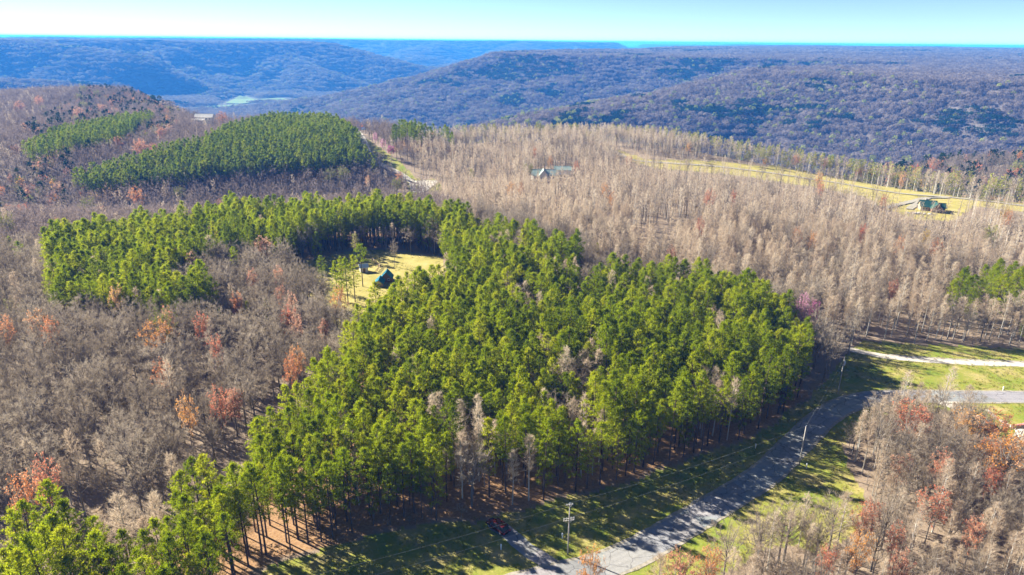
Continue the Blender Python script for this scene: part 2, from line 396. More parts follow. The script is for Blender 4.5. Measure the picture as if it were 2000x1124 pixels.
class MB:
    """collects boxes, prisms and tubes into one mesh"""
    def __init__(s): s.V = []; s.F = []
    def add(s, V, F):
        n = len(s.V); s.V += [tuple(v) for v in V]; s.F += [tuple(i + n for i in f) for f in F]; return s
    def box(s, x0, y0, z0, x1, y1, z1):
        return s.add([(x0, y0, z0), (x1, y0, z0), (x1, y1, z0), (x0, y1, z0), (x0, y0, z1), (x1, y0, z1), (x1, y1, z1), (x0, y1, z1)],
                     [(0, 3, 2, 1), (4, 5, 6, 7), (0, 1, 5, 4), (1, 2, 6, 5), (2, 3, 7, 6), (3, 0, 4, 7)])
    def prism(s, pts, d):
        """closed outline pts (3D) pushed along vector d"""
        n = len(pts); d = Vector(d)
        V = [Vector(p) for p in pts] + [Vector(p) + d for p in pts]
        return s.add(V, [tuple(range(n))[::-1], tuple(range(n, 2 * n))] + [(i, (i + 1) % n, n + (i + 1) % n, n + i) for i in range(n)])
    def slab(s, q, t):
        """a quad given by its four corners, thickness t downwards along its normal"""
        q = [Vector(p) for p in q]; nrm = (q[1] - q[0]).cross(q[2] - q[0]).normalized()
        return s.prism([p - nrm * t for p in q], nrm * t)
    def tube(s, pts, rad, n=8):
        pts = [Vector(p) for p in pts]; rad = rad if hasattr(rad, '__len__') else [rad] * len(pts)
        V = []; F = []
        for i, p in enumerate(pts):
            t = (pts[min(i + 1, len(pts) - 1)] - pts[max(i - 1, 0)]).normalized()
            a = t.orthogonal().normalized() if abs(t.z) < .99 else Vector((1, 0, 0)); b = t.cross(a)
            V += [p + (a * math.cos(k * 2 * math.pi / n) + b * math.sin(k * 2 * math.pi / n)) * rad[i] for k in range(n)]
        for i in range(len(pts) - 1):
            F += [(i * n + k, i * n + (k + 1) % n, (i + 1) * n + (k + 1) % n, (i + 1) * n + k) for k in range(n)]
        F += [tuple(range(n))[::-1], tuple(range((len(pts) - 1) * n, len(pts) * n))]
        return s.add(V, F)
    def mesh(s, name, mat, smooth_shade=False):
        me = bpy.data.meshes.new(name); me.from_pydata(s.V, [], s.F); me.materials.append(mat)
        if smooth_shade: me.polygons.foreach_set('use_smooth', [True] * len(me.polygons))
        me.update(); return me
    def build(s, name, mat, parent=None, smooth_shade=False): return link(name, s.mesh(name, mat, smooth_shade), parent)

# ---------------------------------------------------------------- materials
def new_mat(name):
    m = bpy.data.materials.new(name); m.use_nodes = True; nt = m.node_tree
    for n in list(nt.nodes): nt.nodes.remove(n)
    out = nt.nodes.new('ShaderNodeOutputMaterial'); return m, nt, out
def N(nt, t, **kw):
    n = nt.nodes.new(t)
    for k, v in kw.items(): setattr(n, k, v)
    return n
def ramp(nt, fac, stops):
    r = N(nt, 'ShaderNodeValToRGB'); e = r.color_ramp.elements
    while len(e) < len(stops): e.new(.5)
    for el, (p, c) in zip(e, stops): el.position = p; el.color = (*c, 1)
    nt.links.new(fac, r.inputs[0]); return r.outputs[0]
def mixc(nt, fac, a, b, mode='MIX'):
    m = N(nt, 'ShaderNodeMix', data_type='RGBA', blend_type=mode)
    for s, v in ((m.inputs[0], fac), (m.inputs[6], a), (m.inputs[7], b)):
        if isinstance(v, (int, float)): s.default_value = v
        elif isinstance(v, tuple): s.default_value = (*v, 1)
        else: nt.links.new(v, s)
    return m.outputs[2]
def noise(nt, scale, detail=4, rough=.6, vec=None, coord='Object'):
    t = N(nt, 'ShaderNodeTexNoise'); t.inputs['Scale'].default_value = scale; t.inputs['Detail'].default_value = detail; t.inputs['Roughness'].default_value = rough
    if vec is None: vec = N(nt, 'ShaderNodeTexCoord').outputs[coord]
    nt.links.new(vec, t.inputs['Vector']); return t.outputs['Fac']
def foliage(name, stops, transl=.35, nscale=.9):
    """leaves and needles: colour from the tree's own random number and clump noise, some light passes through"""
    m, nt, out = new_mat(name)
    oi = N(nt, 'ShaderNodeObjectInfo')
    nz = noise(nt, nscale, 3, .6)
    ad = N(nt, 'ShaderNodeMath', operation='MULTIPLY_ADD'); nt.links.new(nz, ad.inputs[0]); ad.inputs[1].default_value = .9
    sc = N(nt, 'ShaderNodeMath', operation='MULTIPLY_ADD'); nt.links.new(oi.outputs['Random'], sc.inputs[0]); sc.inputs[1].default_value = .75; sc.inputs[2].default_value = -.32
    nt.links.new(sc.outputs[0], ad.inputs[2])
    c = ramp(nt, ad.outputs[0], stops)
    d = N(nt, 'ShaderNodeBsdfDiffuse'); t = N(nt, 'ShaderNodeBsdfTranslucent'); mx = N(nt, 'ShaderNodeMixShader'); mx.inputs[0].default_value = transl
    nt.links.new(c, d.inputs[0]); nt.links.new(c, t.inputs[0]); nt.links.new(d.outputs[0], mx.inputs[1]); nt.links.new(t.outputs[0], mx.inputs[2])
    nt.links.new(mx.outputs[0], out.inputs[0]); return m
def bark(name, stops, nscale=.6, wrap=0.):
    m, nt, out = new_mat(name)
    oi = N(nt, 'ShaderNodeObjectInfo'); nz = noise(nt, nscale, 3, .6)
    a = N(nt, 'ShaderNodeMath', operation='MULTIPLY_ADD'); nt.links.new(nz, a.inputs[0]); a.inputs[1].default_value = .5
    b = N(nt, 'ShaderNodeMath', operation='MULTIPLY'); nt.links.new(oi.outputs['Random'], b.inputs[0]); b.inputs[1].default_value = .5; nt.links.new(b.outputs[0], a.inputs[2])
    c = ramp(nt, a.outputs[0], stops); d = N(nt, 'ShaderNodeBsdfDiffuse'); nt.links.new(c, d.inputs[0])
    if not wrap: nt.links.new(d.outputs[0], out.inputs[0]); return m
    t = N(nt, 'ShaderNodeBsdfTranslucent'); mx = N(nt, 'ShaderNodeMixShader'); mx.inputs[0].default_value = wrap   # thin flat twigs stand for round ones lit from every side
    nt.links.new(c, t.inputs[0]); nt.links.new(d.outputs[0], mx.inputs[1]); nt.links.new(t.outputs[0], mx.inputs[2]); nt.links.new(mx.outputs[0], out.inputs[0]); return m
def surf(name, c1, c2, scale=3., rough=.7, metal=0., bump=0., spec=.3, detail=5):
    m, nt, out = new_mat(name); p = N(nt, 'ShaderNodeBsdfPrincipled')
    nz = noise(nt, scale, detail, .65); c = ramp(nt, nz, [(.3, c1), (.7, c2)])
    nt.links.new(c, p.inputs['Base Color']); p.inputs['Roughness'].default_value = rough; p.inputs['Metallic'].default_value = metal; p.inputs['Specular IOR Level'].default_value = spec
    if bump:
        b = N(nt, 'ShaderNodeBump'); b.inputs['Strength'].default_value = bump; b.inputs['Distance'].default_value = .05; nt.links.new(nz, b.inputs['Height']); nt.links.new(b.outputs[0], p.inputs['Normal'])
    nt.links.new(p.outputs[0], out.inputs[0]); return m
M = {}
M['needle'] = foliage('pine_needles', [(.0, (.115, .155, .006)), (.4, (.22, .275, .008)), (.7, (.31, .35, .012)), (1., (.38, .375, .022))], .58)
M['needle_far'] = foliage('pine_needles_hillside', [(.0, (.085, .125, .008)), (.5, (.16, .21, .012)), (1., (.25, .27, .02))], .58, nscale=.3)
M['dark_green'] = foliage('evergreen_dark', [(.0, (.012, .030, .012)), (.6, (.026, .052, .016)), (1., (.045, .075, .02))], nscale=.3)
M['twig_grey'] = bark('twigs_grey', [(.2, (.19, .15, .108)), (.5, (.30, .245, .182)), (.85, (.45, .38, .295))], wrap=.42)
M['twig_pale'] = bark('twigs_pale_tan', [(.2, (.43, .325, .23)), (.55, (.56, .45, .33)), (.85, (.66, .555, .42))], wrap=.48)
M['twig_plum'] = bark('twigs_plum', [(.2, (.16, .122, .105)), (.55, (.25, .195, .17)), (.85, (.37, .295, .255))], .05, wrap=.45)
M['bark_grey'] = bark('bark_grey', [(.2, (.13, .11, .095)), (.7, (.25, .22, .19))], 2)
M['bark_pale'] = bark('bark_pale', [(.2, (.26, .23, .19)), (.7, (.46, .43, .38))], 2)
M['bark_pine'] = bark('bark_pine', [(.2, (.06, .042, .034)), (.7, (.13, .095, .078))], 2)
M['red'] = foliage('maple_red', [(.0, (.52, .13, .075)), (.6, (.62, .21, .12)), (1., (.66, .30, .18))], .55)
M['redorange'] = foliage('maple_red_orange', [(.0, (.56, .17, .06)), (.6, (.64, .26, .09)), (1., (.66, .34, .14))], .55)
M['orange'] = foliage('maple_orange', [(.0, (.54, .21, .04)), (.6, (.64, .30, .06)), (1., (.68, .40, .11))], .55)
M['pink'] = foliage('maple_pink', [(.0, (.44, .19, .13)), (.6, (.56, .27, .19)), (1., (.62, .36, .25))], .55)
M['magenta'] = foliage('redbud_pink', [(.0, (.45, .12, .28)), (.6, (.60, .22, .42)), (1., (.70, .36, .52))], .55)
M['yellow'] = foliage('spring_yellow', [(.0, (.38, .24, .02)), (.6, (.50, .32, .03)), (1., (.55, .4, .06))], .55)
M['yellowgreen'] = foliage('spring_green', [(.0, (.20, .22, .03)), (.6, (.29, .31, .04)), (1., (.40, .40, .08))], .35)
M['asphalt'] = None
M['peach'] = foliage('spring_peach', [(.0, (.60, .30, .16)), (.6, (.68, .40, .24)), (1., (.72, .48, .30))], .55)
M['gravel'] = surf('pale_gravel', (.34, .30, .25), (.52, .47, .40), .8, .9, bump=.5)
M['shoulder'] = surf('road_shoulder', (.18, .16, .12), (.36, .32, .26), 1.2, .9, bump=.5)
M['pole'] = surf('weathered_pole', (.26, .235, .20), (.42, .39, .35), 3, .9)
M['steel'] = surf('galvanised_steel', (.35, .37, .40), (.45, .47, .50), 4, .45, .6)
M['porcelain'] = surf('grey_porcelain', (.4, .45, .5), (.5, .55, .6), 4, .2)
M['wire'] = surf('aluminium_wire', (.2, .2, .2), (.28, .28, .28), 1, .4, .3)
M['white'] = surf('white_plastic', (.74, .74, .74), (.82, .82, .80), 3, .5)
M['teal_roof'] = surf('teal_metal_roof', (.015, .17, .27), (.03, .24, .34), .8, .35, .1)
M['green_roof'] = surf('green_metal_roof', (.022, .075, .06), (.035, .105, .085), .6, .4, .1)
M['mint_roof'] = surf('pale_green_metal_roof', (.36, .44, .38), (.50, .57, .50), .6, .4, .1)
M['cream_roof'] = surf('cream_metal_roof', (.62, .55, .48), (.78, .72, .64), .6, .5)
M['red_roof'] = surf('faded_red_roof', (.42, .13, .12), (.55, .2, .18), .8, .6)
M['blue_roof'] = surf('pale_blue_roof', (.45, .56, .62), (.6, .68, .72), .8, .4)
M['wood_wall'] = surf('brown_wood_wall', (.16, .09, .05), (.25, .15, .085), 2, .8)
M['log'] = surf('tan_wood', (.30, .21, .12), (.44, .33, .21), 2, .8)
M['siding'] = surf('pale_siding', (.55, .52, .46), (.68, .65, .58), 2, .7)
M['stone'] = surf('grey_stone', (.24, .21, .18), (.42, .38, .33), 2, .9, bump=.4)
M['glass'] = surf('window_glass', (.02, .03, .04), (.04, .05, .06), 2, .08, spec=.6)
M['paint_red'] = surf('dark_red_paint', (.07, .006, .007), (.09, .008, .008), 2, .25, spec=.6)
M['paint_dark'] = surf('charcoal_paint', (.02, .021, .024), (.03, .03, .033), 2, .25, spec=.6)
M['paint_white'] = surf('white_paint', (.70, .70, .69), (.80, .80, .79), 2, .25, spec=.6)
M['rubber'] = surf('black_rubber', (.012, .012, .012), (.02, .02, .02), 5, .8)
M['red_lens'] = surf('red_lens', (.5, .02, .02), (.6, .03, .03), 5, .2)
M['clear_lens'] = surf('clear_lens', (.7, .72, .74), (.8, .8, .8), 5, .15)
M['meadow'] = surf('valley_meadow', (.11, .17, .045), (.20, .21, .09), .012, .95)
def asphalt_material():
    m, nt, out = new_mat('asphalt'); p = N(nt, 'ShaderNodeBsdfPrincipled'); p.inputs['Roughness'].default_value = .85; p.inputs['Specular IOR Level'].default_value = .25
    big = noise(nt, .11, 4, .6); fine = noise(nt, 2.5, 6, .7); tc = N(nt, 'ShaderNodeTexCoord')
    c = mixc(nt, .45, ramp(nt, big, [(.3, (.17, .166, .158)), (.7, (.27, .262, .246))]), ramp(nt, fine, [(.3, (.15, .147, .14)), (.7, (.31, .30, .285))]))
    ac = N(nt, 'ShaderNodeAttribute', attribute_name='across').outputs['Fac']
    wt = ramp(nt, ac, [(.0, (1, 1, 1)), (.2, (.95, .95, .95)), (.29, (.80, .80, .80)), (.38, (1, 1, 1)), (.5, (.9, .9, .9)), (.62, (1, 1, 1)), (.71, (.80, .80, .80)), (.8, (.96, .96, .96))])
    c = mixc(nt, .8, c, wt, 'MULTIPLY')
    wob = N(nt, 'ShaderNodeVectorMath', operation='ADD'); nv = N(nt, 'ShaderNodeTexNoise'); nv.inputs['Scale'].default_value = .8; nt.links.new(tc.outputs['Object'], nv.inputs['Vector']); nt.links.new(tc.outputs['Object'], wob.inputs[0]); nt.links.new(nv.outputs['Color'], wob.inputs[1])
    v = N(nt, 'ShaderNodeTexVoronoi', feature='DISTANCE_TO_EDGE'); v.inputs['Scale'].default_value = .22; nt.links.new(wob.outputs[0], v.inputs['Vector'])
    c = mixc(nt, ramp(nt, v.outputs['Distance'], [(.0, (.75, .75, .75)), (.022, (0, 0, 0))]), c, (.06, .058, .055))
    pt = N(nt, 'ShaderNodeTexVoronoi'); pt.inputs['Scale'].default_value = .12; nt.links.new(tc.outputs['Object'], pt.inputs['Vector'])
    c = mixc(nt, .25, c, pt.outputs['Color'], 'SOFT_LIGHT'); hs = N(nt, 'ShaderNodeHueSaturation'); hs.inputs['Saturation'].default_value = .25; nt.links.new(c, hs.inputs['Color'])
    nt.links.new(hs.outputs[0], p.inputs['Base Color']); nt.links.new(p.outputs[0], out.inputs[0]); return m
M['asphalt'] = asphalt_material()
def ground_material():
    m, nt, out = new_mat('ground_cover')
    p = N(nt, 'ShaderNodeBsdfPrincipled'); p.inputs['Roughness'].default_value = .95; p.inputs['Specular IOR Level'].default_value = .1
    big = noise(nt, .018, 5, .6); mid = noise(nt, .16, 5, .65); fine = noise(nt, 1.7, 6, .7)
    ga = N(nt, 'ShaderNodeAttribute', attribute_name='grass').outputs['Fac']; so = N(nt, 'ShaderNodeAttribute', attribute_name='soil').outputs['Fac']; pn = N(nt, 'ShaderNodeAttribute', attribute_name='needle').outputs['Fac']
    gd = N(nt, 'ShaderNodeAttribute', attribute_name='gold').outputs['Fac']
    far = N(nt, 'ShaderNodeAttribute', attribute_name='far').outputs['Fac']
    litter = mixc(nt, fine, ramp(nt, mid, [(.3, (.16, .105, .065)), (.7, (.28, .205, .135))]), (.24, .19, .145))
    needles = ramp(nt, fine, [(.3, (.20, .105, .05)), (.7, (.36, .225, .12))])
    base = mixc(nt, pn, litter, needles)
    g1 = ramp(nt, mid, [(.36, (.125, .185, .014)), (.5, (.21, .205, .036)), (.64, (.35, .275, .115))])
    g1 = mixc(nt, gd, g1, ramp(nt, mid, [(.3, (.24, .205, .05)), (.55, (.36, .285, .095)), (.75, (.42, .34, .16))]))
    g2 = mixc(nt, .25, g1, ramp(nt, fine, [(.3, (.10, .13, .02)), (.7, (.36, .31, .09))]))
    gl = N(nt, 'ShaderNodeMath', operation='MULTIPLY_ADD', use_clamp=True); nt.links.new(mid, gl.inputs[0]); gl.inputs[1].default_value = .9
    s2 = N(nt, 'ShaderNodeMath', operation='MULTIPLY_ADD'); nt.links.new(ga, s2.inputs[0]); s2.inputs[1].default_value = 2.0; s2.inputs[2].default_value = -.95; nt.links.new(s2.outputs[0], gl.inputs[2])
    base = mixc(nt, gl.outputs[0], base, g2)
    base = mixc(nt, so, base, ramp(nt, fine, [(.3, (.42, .22, .09)), (.7, (.55, .36, .18))]))
    base = mixc(nt, far, base, ramp(nt, big, [(.3, (.085, .066, .062)), (.7, (.16, .13, .12))]))
    nt.links.new(base, p.inputs['Base Color'])
    b = N(nt, 'ShaderNodeBump'); b.inputs['Strength'].default_value = .6; b.inputs['Distance'].default_value = .25; nt.links.new(fine, b.inputs['Height']); nt.links.new(b.outputs[0], p.inputs['Normal'])
    nt.links.new(p.outputs[0], out.inputs[0]); return m
M['ground'] = ground_material()

# ================================================================ the land: one sheet to the horizon
def ground_z(x, y): return float(terrain(np.array([x]), np.array([y]))[0])
front = np.radians(np.arange(-50, 50.01, .17)); rest = np.radians(np.arange(53, 307.5, 3.0))
ang = np.concatenate([front, rest]); rad = np.concatenate([[2.0], np.exp(np.arange(math.log(36), math.log(18000), .0112))])
A_, R_ = np.meshgrid(ang, rad); GX = np.sin(A_) * R_; GY = np.cos(A_) * R_
GZ = terrain(GX, GY)
na, nr = len(ang), len(rad)
idx = np.arange(na * nr).reshape(nr, na); nxt = np.roll(idx, -1, axis=1)
quads = np.stack([idx[:-1], nxt[:-1], nxt[1:], idx[1:]], -1).reshape(-1, 4)[:, ::-1]
land_me = mesh_np('land', np.stack([GX, GY, GZ], -1).reshape(-1, 3), quads, [M['ground']], smooth_shade=True)
wx = GX + 2.2 * fbm(GX / 6., GY / 6., 51, 3); wy = GY + 2.2 * fbm(GX / 6., GY / 6., 61, 3)
near_m = R_ < 1500
def mask_of(names):
    r = np.zeros(GX.shape)
    for n in names: r[near_m] = np.maximum(r[near_m], inside(wx[near_m], wy[near_m], L[n]))
    return r
g_ = mask_of(['CLEARING', 'VERGE', 'FIELD', 'BANK', 'GLADE'])
for nm, arr in (('grass', g_), ('needle', mask_of(['PINE_MAIN', 'PINE_ARC', 'PINE_FAR', 'PINE_STRIP', 'PINE_NOOK'])), ('soil', mask_of(['SOIL', 'SOIL2'])), ('gold', mask_of(['CLEARING', 'FIELD'])), ('far', smooth(650, 1100, R_))):
    at = land_me.attributes.new(nm, 'FLOAT', 'POINT'); at.data.foreach_set('value', arr.astype(np.float32).ravel())
land = tag(link('terrain', land_me), 'rolling plateau ground of leaf litter and grass falling to wooded valleys', 'ground', kind='structure')

def spline(P, step=3.0):
    P = [np.array(p[:2], float) for p in P]; P = [2 * P[0] - P[1]] + P + [2 * P[-1] - P[-2]]; out = []
    for i in range(1, len(P) - 2):
        n = max(2, int(np.hypot(*(P[i + 1] - P[i])) / step))
        for k in range(n):
            t = k / n; a, b, c, d = P[i - 1], P[i], P[i + 1], P[i + 2]
            out.append(.5 * ((2 * b) + (-a + c) * t + (2 * a - 5 * b + 4 * c - d) * t * t + (-a + 3 * b - 3 * c + d) * t ** 3))
    out.append(P[-2]); return np.array(out)
def ribbon(name, P, width, mat, dz, label, cat, off=0.0, step=3.0, ragged=.0, seed=1):
    C = spline(P, step); T = np.gradient(C, axis=0); T /= np.hypot(T[:, 0], T[:, 1])[:, None]; Nn = np.stack([-T[:, 1], T[:, 0]], 1)
    cols = 9; rng = np.random.default_rng(seed); V = []
    wj = width * .5 * (1 + ragged * (rng.random((len(C), 2)) - .5))
    for k in range(cols):
        u = k / (cols - 1) * 2 - 1
        w = np.where(u < 0, wj[:, 0], wj[:, 1])
        q = C + Nn * (off + u * w)[:, None]; V.append(q)
    V = np.stack(V, 1).reshape(-1, 2); z = terrain(V[:, 0], V[:, 1]) + dz
    n = len(C); i = np.arange(n * cols).reshape(n, cols)
    F = np.stack([i[:-1, :-1], i[1:, :-1], i[1:, 1:], i[:-1, 1:]], -1).reshape(-1, 4)[:, ::-1]
    me = mesh_np(name, np.column_stack([V, z]), F, [mat], smooth_shade=True)
    at = me.attributes.new('across', 'FLOAT', 'POINT'); at.data.foreach_set('value', np.tile(np.linspace(0, 1, cols), n).astype(np.float32))
    return tag(link(name, me), label, cat, kind='structure')
ribbon('road', L['ROAD'], 5.6, M['asphalt'], .07, 'grey asphalt road curving past the pine stand', 'road', ragged=.03, step=1.5)
ribbon('road_shoulder', L['ROAD'], .9, M['shoulder'], .055, 'pale gravel strip on the pine side of the asphalt road', 'road shoulder', off=3.0, ragged=.7, step=1.5)
ribbon('road_shoulder', L['ROAD'], .9, M['shoulder'], .055, 'pale gravel strip on the outer side of the asphalt road', 'road shoulder', off=-3.0, ragged=.7, step=1.5, seed=4)
ribbon('driveway', L['DRIVE'], 3.2, M['asphalt'], .045, 'short grey drive leading into the pines by the parked vehicle', 'driveway', ragged=.25, step=1.5)
ribbon('gravel_lane', L['LANE'], 3.2, M['gravel'], .05, 'pale gravel lane across the grass, broader lower track', 'lane', ragged=.4)
ribbon('gravel_lane', L['LANE2'], 1.3, M['shoulder'], .042, 'narrow worn track above the pale gravel lane', 'lane', ragged=.7, seed=5)
ribbon('road', L['UPROAD'], 3.8, M['shoulder'], .35, 'pale road along the upper field below the tree row', 'road', ragged=.35)
ribbon('driveway', L['HOUSEDRIVE'], 4.0, M['shoulder'], .42, 'pale gravel drive to the green roofed house', 'driveway', ragged=.3)
ribbon('driveway', L['HOUSEDRIVE2'], 3.6, M['shoulder'], .38, 'wide gravel parking strip beside the green roofed house', 'driveway', ragged=.4)
ribbon('road', L['HILLROAD'], 4.5, M['gravel'], .35, 'gravel road climbing the grassy bank by the far pine slope', 'road', ragged=.2)
def patch(name, P, mat, dz, label, cat, sub=14):
    P = np.array(P, float); x0, y0 = P.min(0); x1, y1 = P.max(0); c = P.mean(0); V = [tuple(c)]; rings = sub
    D = spline(list(map(tuple, P)) + [tuple(P[0])], max(3, (x1 - x0) / 60)); n = len(D)
    for r in range(1, rings + 1): V += [tuple(c + (d - c) * r / rings) for d in D]
    V = np.array(V); z = terrain(V[:, 0], V[:, 1]) + dz
    tri = np.array([(0, 1 + k, 1 + (k + 1) % n) for k in range(n)])
    qd = np.array([(1 + r * n + k, 1 + (r + 1) * n + k, 1 + (r + 1) * n + (k + 1) % n, 1 + r * n + (k + 1) % n) for r in range(rings - 1) for k in range(n)])
    return tag(link(name, mesh_np(name, np.column_stack([V, z]), [tri, qd], [mat], fm=[0, 0], smooth_shade=True)), label, cat, kind='structure')
patch('gravel_yard', L['PAD'], M['gravel'], .4, 'pale gravel turnaround in the woods below the grassy bank', 'gravel yard')
patch('valley_field', L['MEADOW_A'], M['meadow'], 3.0, 'long pale green meadow on the distant valley floor', 'field')
patch('valley_field', L['MEADOW_B'], M['meadow'], 3.0, 'narrow pale meadow winding up the distant valley', 'field')

# ================================================================ trees: forms
def blades(O, Dv, ln, wd, rng):
    """thin triangles from O along Dv"""
    n = len(O); ln = np.broadcast_to(np.asarray(ln, float), (n,)); wd = np.broadcast_to(np.asarray(wd, float), (n,))
    D = Dv / (np.linalg.norm(Dv, axis=1)[:, None] + 1e-9); r = rng.normal(size=(n, 3)); S = np.cross(D, r); S /= np.linalg.norm(S, axis=1)[:, None] + 1e-9
    V = np.stack([O - S * wd[:, None] * .5, O + S * wd[:, None] * .5, O + D * ln[:, None]], 1).reshape(-1, 3)
    return V, np.arange(3 * n).reshape(n, 3)
def leaves(O, size, rng, up=.5):
    n = len(O); d = rng.normal(size=(n, 3)); d /= np.linalg.norm(d, axis=1)[:, None]
    nrm = rng.normal(size=(n, 3)) + np.array([0, 0, up]); s = np.cross(d, nrm); s /= np.linalg.norm(s, axis=1)[:, None] + 1e-9
    sz = size * (.6 + .8 * rng.random(n))[:, None]
    V = np.stack([O - d * sz * .5 - s * sz * .3, O - d * sz * .1 + s * sz * .5, O + d * sz * .6], 1).reshape(-1, 3)
    return V, np.arange(3 * n).reshape(n, 3)
def cone(path, r, n=4):
    path = np.asarray(path, float); V = []; m = len(path)
    for i in range(m):
        t = path[min(i + 1, m - 1)] - path[max(i - 1, 0)]; t = t / (np.linalg.norm(t) + 1e-9)
        a = np.cross(t, [.31, .9, .2]); a /= np.linalg.norm(a) + 1e-9; b = np.cross(t, a)
        for k in range(n): V.append(path[i] + (a * math.cos(2 * math.pi * k / n) + b * math.sin(2 * math.pi * k / n)) * r[i])
    F = [(i * n + k, i * n + (k + 1) % n, (i + 1) * n + (k + 1) % n, (i + 1) * n + k) for i in range(m - 1) for k in range(n)]
    return np.array(V), np.array(F)
def cat_geo(parts):
    V = []; T = []; Q = []; o = 0
    for v, f in parts:
        if len(v) == 0: continue
        V.append(v); (T if f.shape[1] == 3 else Q).append(f + o); o += len(v)
    return np.concatenate(V), (np.concatenate(T) if T else np.zeros((0, 3), int)), (np.concatenate(Q) if Q else np.zeros((0, 4), int))
def pine_geo(seed, h=18., cb=.45, R=2.35, n_br=54, tufts=7, nb=7, bl=.42, bw=.125, trunk_sides=6):
    rng = np.random.default_rng(seed); zb = h * cb
    lean = rng.normal(size=2) * .25
    ax = lambda z: np.array([lean[0] * (z / h) ** 2, lean[1] * (z / h) ** 2, z])
    wood = [cone([ax(0) + [0, 0, -.4], ax(h * .3), ax(h * .65), ax(h * .97)], [.19, .15, .10, .03], trunk_sides)]
    O = []; D = []
    for i in range(n_br):
        u = ((i + rng.random() * .9) / n_br); z = zb + (h * .975 - zb) * u
        Lb = R * np.interp(u, [0, .15, .4, .7, .9, 1], [.5, .88, 1, .78, .46, .14]) * (.72 + .5 * rng.random())
        az = i * 2.399 + rng.normal() * .5; el = np.interp(u, [0, .5, 1], [.0, .38, 1.1]) + rng.normal() * .12
        d = np.array([math.cos(az) * math.cos(el), math.sin(az) * math.cos(el), math.sin(el)]); p0 = ax(z)
        if i % 2 == 0 and trunk_sides > 4: wood.append(cone([p0, p0 + d * Lb * .9], [.045, .012], 3))
        for k in range(tufts):
            s = Lb * (1.02 - .62 * k / tufts * (.8 + .4 * rng.random())); side = np.cross(d, [0, 0, 1]); c = p0 + d * s + side * rng.normal() * .34 * (k > 0) + rng.normal(size=3) * .14
            O.append(c); D.append(d * .7 + np.array([0, 0, .75]))
    for k in range(5): O.append(ax(h - .25 * k)); D.append(np.array([0, 0, 1.]))
    O = np.array(O); D = np.array(D); O = np.repeat(O, nb, 0); D = np.repeat(D, nb, 0)
    dirs = rng.normal(size=O.shape) * .75 + D * .8; O = O + rng.normal(size=O.shape) * .10
    dead = []
    if trunk_sides > 4:
        nd = 14; zz = h * (.18 + .3 * rng.random(nd)); az = rng.random(nd) * 6.283
        dead = [blades(np.stack([np.zeros(nd), np.zeros(nd), zz], 1), np.stack([np.cos(az), np.sin(az), .1 * np.ones(nd)], 1), .6 + rng.random(nd), .05, rng)]
    crown = [blades(O, dirs, bl * (.7 + .6 * rng.random(len(O))), bw, rng)]
    return wood + dead, crown
